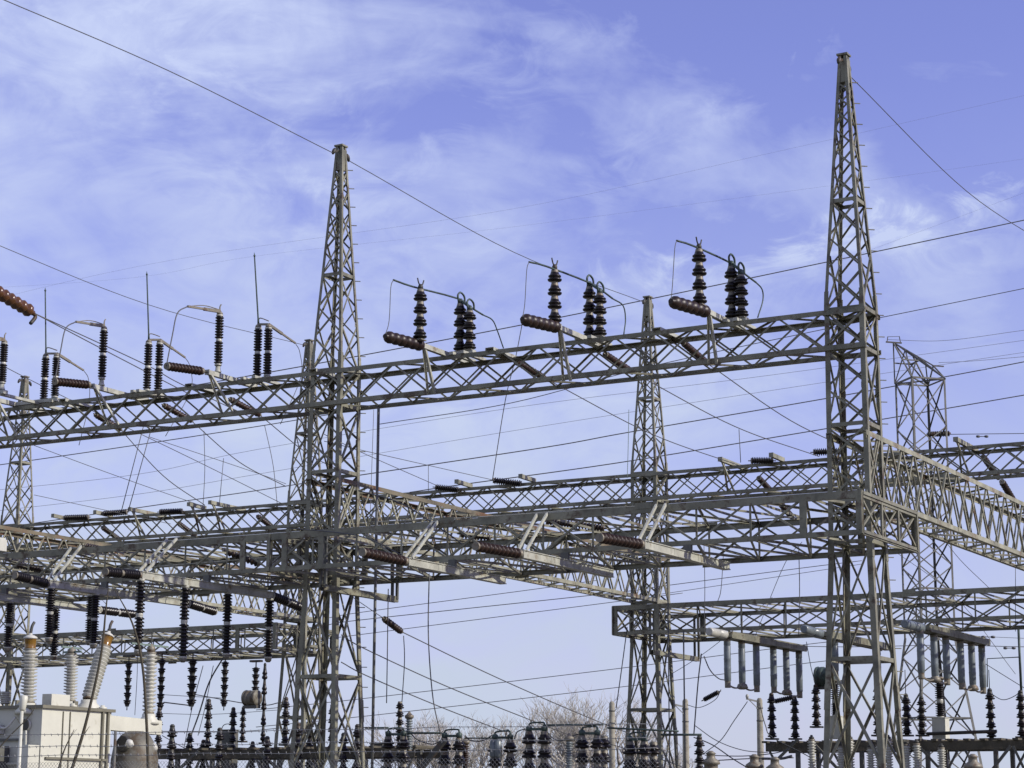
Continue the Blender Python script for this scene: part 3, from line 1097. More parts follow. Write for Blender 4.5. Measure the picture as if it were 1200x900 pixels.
# frames slung beside the towers: two thin rods each side of a cross bar
for (x0, y0), (x1, y1), tops_, vv, lb in (((380, 688), (467, 705), ((378, 620), (386, 620), (460, 660), (467, 660)), 0, 'slung cross bar on thin rods at the big left tower'),
                                        ((766, 764), (820, 772), ((764, 716), (770, 716), (814, 722), (819, 720)), B, 'slung cross bar on thin rods at the slim middle tower')):
    u_ = (A - .9)
    a_ = pu(x0, y0, u_)
    b_ = pu(x1, y1, u_)
    z = a_.z
    b_ = G(u_, grid(b_)[1], z)
    root = thing('slung_cross_bar', a_.lerp(b_, .5), lb, 'cross bar', 'cross bars slung beside the towers')
    m = MB()
    m.channel(a_, b_, .17, .06, -UD)
    m.channel(a_ + UD * .16, b_ + UD * .16, .17, .06, UD)
    m.build('bar', 'steel', root)
    for i, (x, y) in enumerate(tops_):
        q = a_ + VD * .05 if i < 2 else b_ - VD * .08
        q = q + UD * (.16 * (i % 2))
        m = MB()
        m.bar(q, Vector((q.x, q.y, rise(q, y).z)), .07, .07)
        m.build('hanger_rod', 'grey', root)

# ------------------------------------------------------------------ strings hanging below the back girder at left
hl = [(151, 776, 828), (190, 772, 832), (226, 772, 828), (264, 775, 828), (300, 782, 826)]
names_ = ['leftmost, beside the tilted pale bushing', 'second, beside the upright pale bushing', 'the fattest, in the middle', 'second from the right', 'rightmost, above the round drum']
for (x, y0, y1), lb in zip(hl, names_):
    q = pv(x, y0, B - 2.0)
    e = rise(q, y1)
    m = MB()
    m.lathe(q, e, prof_pin(6, .205 if 'fattest' in lb else .16), 12)
    m.tube([q, q + ZD * .25], .025, 6, 1)
    m.tube([e, e - ZD * .15], .02, 6, 1)
    m.box(q + ZD * .2, .5, .2, .08, 1)
    tag(m.build('hanging_insulator', ['black', 'dark']), 'dark string below the back girder at left, ' + lb, 'insulator', 'dark strings hanging below the back girder')


# ------------------------------------------------------------------ low switch platforms
def platform(pl_, pr_, Y0, label, zt_px, thick=.3, width=2.2, legs=5, mtl='timber'):
    a_, b_ = at(pl_, zt_px, Y0), None
    u0, v0, z = grid(a_)
    q = pv(pr_, zt_px, v0)
    u1 = grid(q)[0]
    root = thing('switch_platform', G((u0 + u1) / 2, v0, 0), label, 'switch platform', 'low switch platforms')
    for dv in (0, width):
        m = MB()
        m.channel(G(u0, v0 + dv, z - thick / 2), G(u1, v0 + dv, z - thick / 2), thick, .12, -VD)
        m.build('side_beam', mtl, root)
    m = MB()
    n = int(abs(u1 - u0) / .55)
    for i in range(n + 1):
        c_ = u0 + (u1 - u0) * i / n
        m.bar(G(c_, v0 - .1, z + .04), G(c_, v0 + width + .1, z + .04), .2, .07)
    m.build('deck', mtl, root)
    for i in range(legs):
        c_ = u0 + (u1 - u0) * (i + .5) / legs
        for dv in (.1, width - .1):
            m = MB()
            m.bar(G(c_, v0 + dv, 0), G(c_, v0 + dv, z - .02), .14, .14, VD)
            m.build('leg', 'grey', root)
        m = MB()
        sp = abs(u1 - u0) / legs * .45
        for s_ in (-1, 1):
            m.angle(G(c_, v0 + .06, z - 2.2), G(c_ + s_ * sp, v0 + .06, z - thick), .07, -VD)
        m.build('brace', 'grey', root)
    return v0, z


vR, zR = platform(1290, 897, 70, 'long dark timber switch platform at right, behind the foot of the right spire', 866)
vL, zL = platform(486, 178, 70, 'long dark timber switch platform at left, behind the foot of the big left tower', 876)


def stack(px, y0, y1, v, label, group, n=5, r=.175, mats=('black', 'dark'), cap=True, rod=None):
    """a free standing column of flared units; y0 is its head, y1 its foot"""
    p = pv(px, y1, v)
    e = rise(p, y0)
    root = MB()
    root.lathe(p, e, prof_pin(n, r), 12)
    root.box(p - ZD * .06, r * 2.2, r * 2.2, .06, 1)
    if cap:
        root.lathe(e, e + ZD * .1, [(0, r * .5, 1), (.5, r * .5, 1), (1, r * .25, 1)], 8)
    if rod:
        root.tube([e, rise(e, rod)], .015, 6, 1)
    return tag(root.build('post_insulator', list(mats)), label, 'insulator', group), p, e


SG = 'dark flared posts standing on the right platform'
for px, y0, y1, lb, rod in ((905, 815, 862, 'leftmost on the platform, under a grey tube', None), (932, 818, 862, 'second from the left, under a grey tube', None),
                            (957, 805, 848, 'behind the left leg of the right spire', None), (1029, 812, 858, 'seen between the legs of the right spire', None),
                            (1063, 816, 858, 'left of the pair beyond the right spire', 785), (1081, 819, 858, 'right of the pair beyond the right spire', 790),
                            (1162, 810, 862, 'near the right edge with a small cup on top', 785), (1198, 812, 860, 'cut by the right edge', None)):
    stack(px, y0, y1 + 3, vR + .6, 'dark post on the right platform, ' + lb, SG, rod=rod)

# round drums: line traps
for px, py, v_, lb in ((968, 793, vR + .9, 'round greenish drum lying beside the left leg of the right spire'), (295, 818, vL + .6, 'round grey green drum left of the big left tower')):
    c_ = pv(px, py, v_)
    root = thing('line_trap', c_ - ZD * .4, lb, 'line trap', 'round line trap drums')
    m = MB()
    k_ = .68 if px < 600 else .9
    m.lathe(c_ + UD * (.40 * k_), c_ - UD * (.40 * k_), [(t_, q_ * k_) for t_, q_ in ((0, .2), (.01, .4), (.1, .42), (.12, .38), (.2, .38), (.22, .4), (.4, .4), (.42, .37), (.58, .37), (.6, .4), (.8, .4), (.82, .38), (.9, .42), (.99, .4), (1, .2))], 20)
    m.build('drum', 'copper' if px > 600 else 'drum', root)
    m = MB()
    m.box(c_ - ZD * (.40 * k_ + .09), .6, .25, .1)
    m.build('cradle', 'grey', root)

# breakers with a white banded black post on a white box
for px, y0, y1, yb, lb in ((1103, 797, 842, 862, 'cream box with a white banded black post, right of the right spire'), (980, 800, 840, 862, 'cream box with a white banded black post, behind the legs of the right spire')):
    p = pv(px, yb + 4, vR + 1.0)
    root = thing('instrument_transformer', p, lb, 'instrument transformer', 'instrument transformers on the right platform')
    tp = rise(p, y1)
    m = MB()
    m.box(p, .48, .48, tp.z - p.z)
    m.box(tp, .52, .52, .03)
    m.build('tank', 'paint', root)
    e = rise(p, y0)
    part_ins('bushing', tp + ZD * .03, e, prof_post(16, .17, (.42,), .07), ('black', 'white'), root, 14)
    m = MB()
    m.lathe(e, e + ZD * .12, [(0, .16), (.4, .2), (.7, .2), (1, .1)], 12)
    m.bar(e + ZD * .06 - UD * .5, e + ZD * .06 + UD * .45, .08, .05)
    m.build('terminal', 'cap', root)

# pale ribbed bushings rising from below
BG = 'pale ribbed bushings under the right platform'
for px, y0, lb in ((951, 866, 'leftmost, left of the right spire'), (985, 874, 'inside the left legs of the right spire'), (996, 866, 'between the middle legs of the right spire'),
                   (1020, 876, 'slim, beside the middle leg of the spire'), (1030, 872, 'second from the middle leg of the right spire'), (1041, 866, 'tall, by the right leg of the right spire'),
                   (1062, 872, 'left of the pair right of the right spire'), (1074, 871, 'right of the pair right of the right spire'), (1103, 876, 'below the cream box right of the spire')):
    e = pv(px, y0, vR - 1.2)
    p = Vector((e.x, e.y, 2.0))
    root = thing('bushing_column', Vector((e.x, e.y, 0)), 'pale ribbed bushing under the right platform, ' + lb, 'bushing', BG)
    part_ins('porcelain', p, e, prof_post(22, .15, (), 0), ('white', 'cap'), root, 14)
    m = MB()
    m.lathe(e, e + ZD * .14, [(0, .09), (.5, .09), (.6, .05), (1, .04)], 10)
    m.build('head_cap', 'dark', root)
    m = MB()
    m.box(Vector((p.x, p.y, 0)), .4, .4, 2.0)
    m.build('pedestal', 'grey', root)

# left platform gear
LG = 'dark flared posts of the left platform'
for px, y0, y1, r, lb in ((185, 832, 880, .15, 'leftmost, right of the cream transformer'), (221, 862, 905, .17, 'low one, third from the left'), (243, 822, 876, .15, 'tall slim one with a wire to its head'),
                          (237, 870, 910, .16, 'low one under the tall slim post'), (272, 832, 880, .15, 'copper tipped one beside a grey box'), (284, 831, 868, .12, 'short slim one under the round drum'),
                          (295, 872, 910, .15, 'low one under the round drum'), (334, 820, 872, .15, 'first one seen inside the big left tower legs'), (362, 842, 900, .15, 'second one seen inside the big left tower legs'),
                          (388, 828, 880, .13, 'third one seen inside the big left tower legs'), (308, 780, 870, .1, 'slender one right of the round drum')):
    stack(px, y0, y1, vL + .7, 'dark post of the left platform, ' + lb, LG, 5, r)
for px, y0, y1, wd, lb in ((268, 856, 902, .5, 'grey control box on the left platform left of the round drum'), (444, 872, 884, .5, 'small grey box at the right end of the left platform')):
    p = pv(px, y1, vL + 1.0)
    root = thing('control_box', p, lb, 'control box', None)
    h_ = rise(p, y0).z - p.z
    m = MB()
    m.box(p, wd, wd * .7, h_)
    m.box(p + ZD * h_, wd + .06, wd * .7 + .06, .03)
    m.build('cabinet', 'grey', root)
    m = MB()
    m.box(p + ZD * .05 - VD * (wd * .35 + .012), wd * .8, .02, h_ - .1)
    m.build('door', 'grey', root)

# ------------------------------------------------------------------ low disconnect switches along the bottom of the picture
CG = 'low disconnect switches along the bottom'
vC = 3.2
for xs, y0, lb, extra in (((455, 473), 862, 'beside the big left tower, tall slender post rising from it', 822),
                          ((521, 538), 864, 'left of centre, dark slanting rod in front', None),
                          ((580, 598), 866, 'in the centre with grey capsules between its posts', None),
                          ((620, 638), 856, 'with the highest green clamp, in the centre', None),
                          ((682, 700, 708), 861, 'with three posts, left of the slim middle tower', None),
                          ((738, 755, 766), 868, 'in front of the slim middle tower foot', None)):
    y0 -= 2
    P = pv((xs[0] + xs[1]) / 2, y0, vC)
    root = thing('disconnect_switch', Vector((P.x, P.y, 0)), 'low green clamped switch ' + lb, 'disconnect switch', CG)
    tops = []
    for i, x in enumerate(xs):
        e = pv(x, y0 + 3, vC + (.8 if i == 2 else 0))
        p = Vector((e.x, e.y, e.z - 1.55))
        part_ins('post_insulator', p, e, prof_pin(4, .205), ('black', 'cap'), root, 12)
        tops.append(e)
    m = MB()
    c0, c1 = tops[0], tops[1]
    m.bar(c0 + ZD * .06, c1 + ZD * .06, .08, .07)
    for c_ in (c0, c1):
        m.lathe(c_, c_ + ZD * .16, [(0, .08), (.5, .09), (.8, .09), (1, .04)], 8)
    d = (c1 - c0)
    m.tube(smooth_path([c0 + ZD * .1, c0 + d * .1 + ZD * .22, c0 + d * .9 + ZD * .24, c1 + ZD * .18, c1 + d * .15 + ZD * .08]), .026)
    m.build('contact_clamp', 'copper', root)
    zt_ = tops[0].z - 1.55
    m = MB()
    m.channel(tops[0].copy() - ZD * 1.62 - d.normalized() * .4, tops[1].copy() - ZD * 1.62 + d.normalized() * .4, .14, .3, ZD)
    m.build('base_frame', 'grey', root)
    for c_ in (tops[0], tops[1]):
        m = MB()
        m.bar(Vector((c_.x, c_.y, 0)), Vector((c_.x, c_.y, zt_ - .14)), .15, .15, VD)
        m.build('leg', 'grey', root)
    if extra:
        q = tops[0] + VD * .6
        e = rise(q, extra)
        part_ins('post_insulator', Vector((q.x, q.y, q.z - .6)), e, prof_pin(7, .125), ('black', 'cap'), root, 10)
    if 'capsules' in lb:
        for f_ in (.25, .55):
            q = c0 + d * f_ - VD * .3 - ZD * .5
            part_ins('capsule', q, q + ZD * .5, [(0, .05), (.1, .1), (.9, .1), (1, .05)], ('tube',), root, 10)
stack(820, 866, 905, 6.0, 'single dark flared post with a green clamp, right of the slim middle tower', None, 4, .16)
# surge arresters
for px, y0, y1, v_, mt, lb in ((479, 842, 880, vC + .4, 'tube', 'slim grey surge arrester right of the big left tower'), (667, 868, 905, vC - .6, 'tube', 'grey capped arrester left of the three post switch'),
                               (545, 872, 905, vC + .8, 'red', 'dark reddish arrester beside the slanting rod switch')):
    p = pv(px, y1, v_)
    e = rise(p, y0)
    m = MB()
    m.lathe(p, e, prof_post(12, .11, (), 0), 12)
    m.lathe(e, e + ZD * .2, [(0, .12, 1), (.4, .14, 1), (.6, .08, 1), (1, .02, 1)], 10)
    tag(m.build('surge_arrester', [mt, 'cap']), lb, 'surge arrester', 'surge arresters')
for px, y0, lb in ((833, 886, 'nearest the single dark post'), (884, 890, 'just left of the right wooden pole'), (908, 893, 'just right of the right wooden pole'), (1140, 890, 'near the right edge')):
    e = pv(px, y0, 8.0)
    m = MB()
    p = Vector((e.x, e.y, e.z - .9))
    m.lathe(p, e + ZD * .15, [(0, .2), (.3, .2), (.32, .3), (.4, .3), (.45, .2), (.62, .2), (.64, .27), (.72, .25), (.8, .13), (.9, .12), (.92, .16), (1, .05)], 14)
    tag(m.build('breaker_bushing', ['cap']), 'dull metal bushing cap at the bottom edge, ' + lb, 'bushing', 'metal bushing caps at the bottom edge')

# ------------------------------------------------------------------ bus tubes and small links
BUS = 'bus tubes of the low switches'
for pts, r, v_, lb in (([(637, 850), (707, 849)], .03, vC, 'green bus tube from the highest clamp towards the slim middle tower'),
                       ([(478, 859), (517, 859)], .03, vC, 'green bus tube right of the big left tower'),
                       ([(712, 853), (795, 857)], .025, vC, 'thin green bus tube crossing the slim middle tower foot'),
                       ([(775, 861), (822, 861)], .03, vC, 'green bus tube ending at the single dark post'),
                       ([(428, 853), (455, 853)], .03, vC + 1, 'short green bus tube against the big left tower leg'),
                       ([(545, 865), (582, 865)], .02, vC, 'thin green bus tube left of the centre switch')):
    m = MB()
    m.tube([pv(x, y, v_) for x, y in pts], r, 8)
    tag(m.build('bus_tube', 'copper'), lb, 'bus tube', BUS)
JL = 'slack jumpers between the low switches'
for pts, lb in (([(480, 857), (488, 866), (505, 872), (516, 869)], 'slack jumper right of the big left tower'), ([(603, 866), (606, 858), (613, 855), (617, 856)], 'short jumper bow left of the highest green clamp'),
                ([(640, 856), (648, 865), (658, 868), (672, 862), (680, 860)], 'slack jumper right of the highest green clamp'), ([(592, 866), (594, 856), (597, 857), (598, 866)], 'small upright jumper bow at the centre switch'),
                ([(545, 862), (552, 868), (566, 868), (576, 862)], 'slack jumper left of the centre switch')):
    wire('jumper', [pv(x, y, vC) for x, y in pts], .017, lb, 'wire', JL)
m = MB()
m.bar(pv(494, 900, -4), pv(521, 867, -4), .12, .12)
m.bar(pv(470, 930, -4), pv(494.2, 900, -4), .12, .12)
tag(m.build('slanting_rod', 'dark'), 'thick dark rod slanting up to the switch left of centre', 'rod')

# tall operating pipes
for pts, r, lb in (([(445, 478), (440, 680), (434, 905)], .04, 'tall thin operating pipe right of the big left tower'), ([(782, 640), (783, 905)], .022, 'thin operating pipe down the slim middle tower'),
                   ([(801, 740), (803, 905)], .028, 'operating pipe right of the slim middle tower in front of the wooden pole')):
    v_ = -1.0 if pts[0][0] < 500 else B - 2
    P = pv(*pts[1], v_) if len(pts) > 2 else pv(*pts[0], v_)
    top = rise(P, pts[0][1])
    m = MB()
    m.tube([Vector((P.x, P.y, 0)), top], r, 8)
    tag(m.build('operating_pipe', 'grey'), lb, 'pipe', 'vertical operating pipes')

# ------------------------------------------------------------------ overhead wires
SH = 'shield wires on the tower peaks'
tp = lambda u_, v_: G(u_, v_, HT - .3)
pL = G(A, -.4, HT - .35)
wire('shield_wire', [pL, pu(200, 84, A).lerp(pu(200, 84, A), 0), pu(5, 0, A), pu(-60, -28, A)], .012, 'shield wire rising from the big left tower peak to the top left corner', 'wire', SH)
wire('shield_wire', [G(A, .4, HT - .35), G(A, B * .5, HT - .75), G(A, B - .4, HT - .3)], .012, 'shield wire from the big left tower peak to the slim middle tower peak', 'wire', SH)
wire('shield_wire', [G(0, .4, HT - .45), G(0, B * .5, HT - .9), G(0, B - .4, HT - .3)], .012, 'shield wire falling from the right spire to the right edge', 'wire', SH)
wire('shield_wire', [G(2 * A, .4, HT - .3), G(2 * A, B * .5, HT - .75), G(2 * A, B - .4, HT - .3)], .012, 'shield wire from the left edge to the tower behind the big left one', 'wire', SH)
LW = 'long conductors crossing behind the yard'
for pts, r, mt, lb in (
        ([(60, 480), (317, 436), (600, 383), (850, 332), (1200, 258), (1300, 236)], .026, 'wire', 'highest dark conductor crossing behind all towers'),
        ([(445, 497), (600, 472), (760, 430), (960, 387), (1200, 338), (1300, 317)], .02, 'wire', 'second highest conductor, passing below the closed switches'),
        ([(345, 568), (427, 556), (640, 524), (740, 506), (962, 468), (1105, 442), (1200, 424), (1300, 404)], .026, 'wire', 'dark conductor meeting the right edge below the peaked tower ridge'),
        ([(480, 577), (540, 568), (720, 543), (940, 507), (1107, 479), (1200, 463), (1300, 446)], .026, 'wire', 'dark conductor just above the back row girder at right'),
        ([(-60, 553), (40, 539), (170, 520), (300, 500), (420, 480)], .022, 'wire', 'dark conductor below the left girder'),
        ([(-60, 628), (155, 596), (300, 575), (420, 556)], .022, 'wire', 'dark conductor touching the back row girder at left'),
        ([(-60, 580), (160, 556), (300, 527), (600, 478), (900, 440), (1300, 385)], .009, 'faint', 'faint conductor under the topmost girder'),
        ([(-60, 605), (155, 580), (300, 556), (600, 505), (960, 449), (1300, 398)], .009, 'faint', 'faint lower conductor under the topmost girder'),
        ([(380, 725), (427, 717), (630, 690), (700, 680)], .017, 'wire', 'topmost of three conductors under the front girder'),
        ([(380, 733), (427, 726), (680, 699), (760, 690)], .02, 'wire', 'middle of three conductors under the front girder'),
        ([(380, 749), (427, 743), (715, 706), (800, 695)], .017, 'wire', 'lowest of three conductors under the front girder'),
        ([(300, 832), (440, 817), (720, 784), (930, 757), (1010, 748)], .018, 'wire', 'upper conductor crossing the open sky above the bare trees'),
        ([(300, 852), (430, 839), (720, 806), (930, 779), (1010, 770)], .018, 'wire', 'lower conductor crossing the open sky above the bare trees'),
        ([(760, 689), (790, 685), (937, 666), (1010, 657)], .018, 'wire', 'upper of two conductors between the slim tower and the right spire'),
        ([(760, 698), (790, 694), (937, 672), (1010, 661)], .014, 'wire', 'lower of two conductors between the slim tower and the right spire'),
        ([(-80, 368), (200, 305), (600, 245), (900, 180), (1200, 112), (1300, 90)], .0034, 'faint', 'very faint wire high in the open sky'),
        ([(-80, 342), (160, 325), (300, 300), (600, 266), (1000, 214), (1300, 172)], .0026, 'faint', 'very faint wire above the left switches'),
        ([(985, 306), (1200, 226), (1300, 190)], .003, 'faint', 'very faint wire right of the right spire'),
        ([(1040, 398), (1108, 399), (1200, 387), (1300, 374)], .011, 'faint', 'pale wire from the top of the peaked far tower'),
        ([(1100, 425), (1140, 423), (1200, 418), (1300, 410)], .011, 'faint', 'pale wire from the ridge end of the peaked far tower'),
        ([(1110, 509), (1200, 508), (1300, 507)], .018, 'wire', 'conductor held by the dark string at the right edge'),
        ([(920, 757), (1000, 758), (1110, 756), (1200, 758), (1300, 758)], .018, 'wire', 'conductor passing behind the grey tubes at right'),
        ([(1130, 745), (1200, 748), (1300, 752)], .012, 'wire', 'thin conductor at the right edge above the grey tubes')):
    wire('conductor', [at(x, y, 97) for x, y in pts], r, lb, 'wire', LW, mt)
m = MB()
m.lathe(at(1086, 509, 88), at(1114, 508, 88), prof_disc(12, .13), 10)
tag(m.build('strain_insulator', ['dark', 'cap']), 'dark string in front of the peaked far tower above the right girder', 'insulator')
for x0, x1, y, lb in ((1144, 1158, 510, 'upper'), (1176, 1190, 758, 'lower'), (1150, 1166, 745, 'middle')):
    m = MB()
    a_, b_ = at(x0, y + 1.5, 96.9), at(x1, y + 1.5, 96.9)
    m.tube([a_, b_], .02)
    m.lathe(a_, a_.lerp(b_, .3), [(0, .05), (.5, .07), (1, .05)], 8)
    m.lathe(a_.lerp(b_, .7), b_, [(0, .05), (.5, .07), (1, .05)], 8)
    tag(m.build('vibration_damper', 'wire'), lb + ' small dumbbell damper on a wire at the right edge', 'damper', 'wire dampers')

# downward conductors through the open middle
DC = 'conductors slanting down to the low switches'
u_ = A - 1.0
st = strain(pu(450, 725, u_), pu(470, 740, u_), 'dark string on the conductor slanting down right of the big left tower', None, ('brown', 'cap'), 8, .1)
wire('conductor', [pu(396, 688, u_), pu(450, 725, u_)], .01, 'thin tail above the dark string right of the big left tower', 'wire', DC)
wire('conductor', [pu(470, 740, u_), pu(580, 793, u_), pu(690, 841, u_), pu(760, 868, u_)], .015, 'highest of three conductors slanting down in the open middle', 'wire', DC)
wire('conductor', [pu(400, 744, u_), pu(427, 760, u_), pu(525, 805, u_), pu(625, 845, u_), pu(690, 870, u_)], .015, 'middle one of three conductors slanting down in the open middle', 'wire', DC)
wire('conductor', [pu(400, 776, u_), pu(430, 792, u_), pu(515, 828, u_), pu(590, 857, u_)], .015, 'lowest of three conductors slanting down in the open middle', 'wire', DC)
VD_ = 'thin wires running back over the yard'
for pts, u_, lb in (([(40, 522), (110, 548), (160, 566), (240, 594)], 2 * A - 4, 'thin wire under the left girder running down to the left part of the back row'),
                    ([(175, 512), (300, 554), (335, 567)], 2 * A - 6, 'thin wire under the left girder running down to the tower behind the big left one'),
                    ([(380, 509), (430, 533), (512, 569)], A + .6, 'thin wire from the big left tower down to the first lying insulator'),
                    ([(380, 517), (430, 529), (580, 563)], A - .2, 'thin wire from the big left tower down to the second lying insulator'),
                    ([(40, 580), (115, 596), (200, 614)], 2 * A + 1, 'thin wire at the far left touching the back row insulators')):
    wire('conductor', [pu(x, y, u_) for x, y in pts], .01, lb, 'wire', VD_)
DR = 'vertical drop wires'
for pts, v_, r, mt, lb in (
        ([(168, 500), (142, 600)], 8, .015, 'wire', 'left of the twin drop wires below the left girder'), ([(178, 500), (150, 600)], 8, .015, 'wire', 'right of the twin drop wires below the left girder'),
        ([(239, 505), (240, 550), (238, 592)], 8, .011, 'wire', 'drop wire left of the raised arm'), ([(262, 537), (257, 592)], 8, .011, 'wire', 'short drop wire right above the raised arm'),
        ([(310, 498), (320, 545), (325, 592)], 8, .011, 'wire', 'drop wire left of the big left tower'), ([(438, 480), (436, 540), (434, 600)], 4, .009, 'faint', 'faint drop wire beside the operating pipe'),
        ([(613, 374), (604, 420), (592, 470), (577, 563)], 2, .012, 'wire', 'drop wire from the middle closed switch to the back row girder'),
        ([(866, 503), (868, 542)], 12, .012, 'wire', 'short drop wire left of the right spire'), ([(502, 545), (502, 575)], 12, .01, 'wire', 'short drop wire above the first lying insulator'),
        ([(503, 672), (502, 745), (507, 815), (516, 860)], 1, .016, 'wire', 'long drop wire right of the dark string'), ([(455, 690), (454, 760), (453, 824)], 1, .014, 'wire', 'drop wire ending on the tall slender post'),
        ([(473, 745), (474, 775), (471, 823)], 1, .013, 'wire', 'drop wire hanging from the dark string'), ([(735, 735), (729, 780), (722, 830)], B - 2, .018, 'wire', 'drop wire left of the slim middle tower'),
        ([(822, 766), (818, 800), (813, 862)], B - 2, .022, 'wire', 'drop wire beside the right wooden pole pair, ending at the green bus tube'),
        ([(825, 640), (826, 690), (825, 745)], B - 4, .012, 'wire', 'drop wire right of the slim middle tower, upper left of two'), ([(848, 645), (845, 690), (841, 705)], B - 4, .012, 'wire', 'drop wire right of the slim middle tower, upper right of two'),
        ([(936, 640), (937, 690), (936, 745)], 6, .012, 'wire', 'drop wire just left of the right spire'), ([(945, 752), (950, 780), (955, 800)], B - 2, .012, 'wire', 'drop wire onto the greenish drum'),
        ([(737, 480), (736, 530), (735, 560)], 10, .01, 'green', 'greenish drop wire on the slim middle tower'), ([(1190, 650), (1190, 740)], B - 2, .01, 'wire', 'drop wire near the right edge'),
        ([(238, 780), (225, 830), (213, 890)], B - 1, .016, 'wire', 'steep drop wire between the black strings at left'),
        ([(262, 770), (245, 800), (232, 840), (215, 885)], B - 1, .03, 'wire', 'thick drop cable right of the pale bushings'),
        ([(250, 780), (240, 830), (232, 862)], B - 1, .014, 'wire', 'steep drop wire left of the second string from the right'),
        ([(160, 715), (161, 780), (158, 838)], B - 1, .012, 'wire', 'plumb drop wire beside the tilted pale bushing')):
    wire('drop_wire', [pv(x, y, v_) for x, y in pts], r, lb, 'wire', DR, mt)
for p, q, lb in (((640, 611), (672, 615), 'dark ribbed string inside the lower front girder, left of the pale middle boom strut'), ((673, 614), (708, 619), 'dark ribbed string inside the lower front girder, behind the rightmost boom insulator'),
                 ((262, 645), (304, 661), 'dark ribbed string inside the lower front girder, left of the big left tower'), ((540, 626), (575, 630), 'dark ribbed string inside the lower front girder, above the middle boom insulator'),
                 ((100, 640), (128, 646), 'dark ribbed string inside the lower front girder, near the left boom struts'), ((20, 662), (50, 668), 'dark ribbed string inside the lower front girder, at the left edge')):
    strain(pv(*p, .6), pv(*q, .9), lb, 'ribbed strings inside the lower front girder', ('brown', 'cap'), 9, .11)
for pts, v_, lb in (([(430, 612), (560, 606), (700, 596), (860, 588)], .8, 'long thin rod inside the lower front girder right of the big left tower'), ([(440, 640), (600, 628), (760, 616), (930, 606)], 1.0, 'lower thin rod inside the lower front girder right of the big left tower'),
                    ([(-10, 655), (120, 646), (240, 638), (335, 630)], .8, 'thin rod inside the lower front girder at left'), ([(-10, 676), (130, 668), (330, 652)], 1.0, 'lower thin rod inside the lower front girder at left'),
                    ([(420, 575), (470, 590), (520, 622), (545, 640)], -1.5, 'slack wire across the lower front girder beside the big left tower'), ([(330, 618), (420, 628), (470, 650)], -2.2, 'thin guy across the foot of the deep cross girder at the big left tower')):
    wire('operating_rod', [pv(x, y, v_) for x, y in pts], .018, lb, 'rod', 'thin rods inside the lower front girder', 'pale' if 'rod' in lb else 'wire')
# green goal-post frame at the right edge, busbar on the right platform, clutter of both platforms
P = pv(1197, 815, vR + .8)
root = thing('bus_support', P, 'green goal post shaped bus frame standing on the last dark post at the right edge', 'bus support')
T_ = rise(P, 736)
m = MB()
m.tube([P, T_], .045, 8)
m.build('post', 'copper', root)
m = MB()
m.tube([T_ - ZD * 1.0, T_ - ZD * 1.02 + UD * 1.15, T_ - ZD * 2.0 + UD * 1.18], .02, 6)
m.build('crossbar', 'copper', root)
m = MB()
m.tube([pv(1086, 860, vR + .5), pv(1168, 857, vR + .5)], .06, 8)
tag(m.build('bus_tube', 'dark'), 'thick dark tube lying above the right platform towards the right edge', 'bus tube', 'bus tubes of the low switches')
for px, y0, lb in ((200, 852, 'low one, second from the left'), (256, 856, 'low, between tall slim post and grey box'), (312, 866, 'low one right of the round drum'),
                   (348, 850, 'fourth one inside the big left tower legs'), (374, 862, 'low one inside the big left tower legs'), (402, 862, 'low one at the big tower right leg'), (418, 852, 'outermost one right of the big left tower legs')):
    stack(px, y0, 905, vL - .4, 'dark post of the left platform, ' + lb, LG, 4, .18)
for p, q, v_, lb in (((900, 900), (935, 866), vR - .3, 'first slanting brace under the right platform'), ((985, 905), (948, 866), vR - .3, 'second slanting brace under the right platform'),
                     ((1078, 876), (1105, 905), vR - .3, 'slanting brace under the right platform beside the cream box'), ((1160, 905), (1184, 874), vR - .3, 'rising slanting brace near the right edge'),
                     ((1187, 874), (1202, 905), vR - .3, 'falling slanting brace near the right edge'), ((205, 905), (232, 880), vL - .3, 'rising slanting brace under the left platform'),
                     ((330, 905), (300, 880), vL - .3, 'falling slanting brace under the left platform'), ((440, 905), (470, 884), vL - .3, 'rising slanting brace at the right end of the left platform')):
    m = MB()
    m.angle(pv(*p, v_), pv(*q, v_), .09, -VD)
    tag(m.build('platform_brace', 'grey'), lb, 'brace', 'slanting braces under the platforms')
for pts, v_, r, lb in (([(826, 885), (870, 886), (905, 883), (925, 878)], B - 1, .018, 'level wire from the single dark post to the right platform'),
                       ([(842, 891), (880, 889), (930, 888)], B - 1, .02, 'lower level wire in front of the right wooden pole'),
                       ([(893, 889), (915, 889), (928, 886)], B - 1, .05, 'short thick bar right of the right wooden pole'),
                       ([(715, 872), (755, 884), (790, 895), (812, 905)], B - 6, .014, 'slack wire at the slim middle tower foot'),
                       ([(218, 812), (300, 826), (330, 823)], B + 5, .022, 'level wire behind the black strings at left'),
                       ([(190, 814), (222, 816), (260, 818)], B + 5, .014, 'short level wire behind the black strings at left'),
                       ([(192, 823), (225, 827)], B + 5, .03, 'short thick bar behind the fattest black string'),
                       ([(185, 836), (250, 837), (340, 831)], B + 5, .012, 'thin level wire behind the round drum'),
                       ([(185, 857), (280, 857), (330, 853)], B + 5, .016, 'low level wire behind the left platform posts'),
                       ([(190, 862), (215, 876), (222, 878)], B - 3, .016, 'short slack jumper above the left platform'),
                       ([(258, 862), (262, 850), (272, 848)], B - 3, .016, 'small bow at the grey box')):
    wire('slack_wire', [pv(x, y, v_) for x, y in pts], r, lb, 'wire', 'slack wires between the low gear')
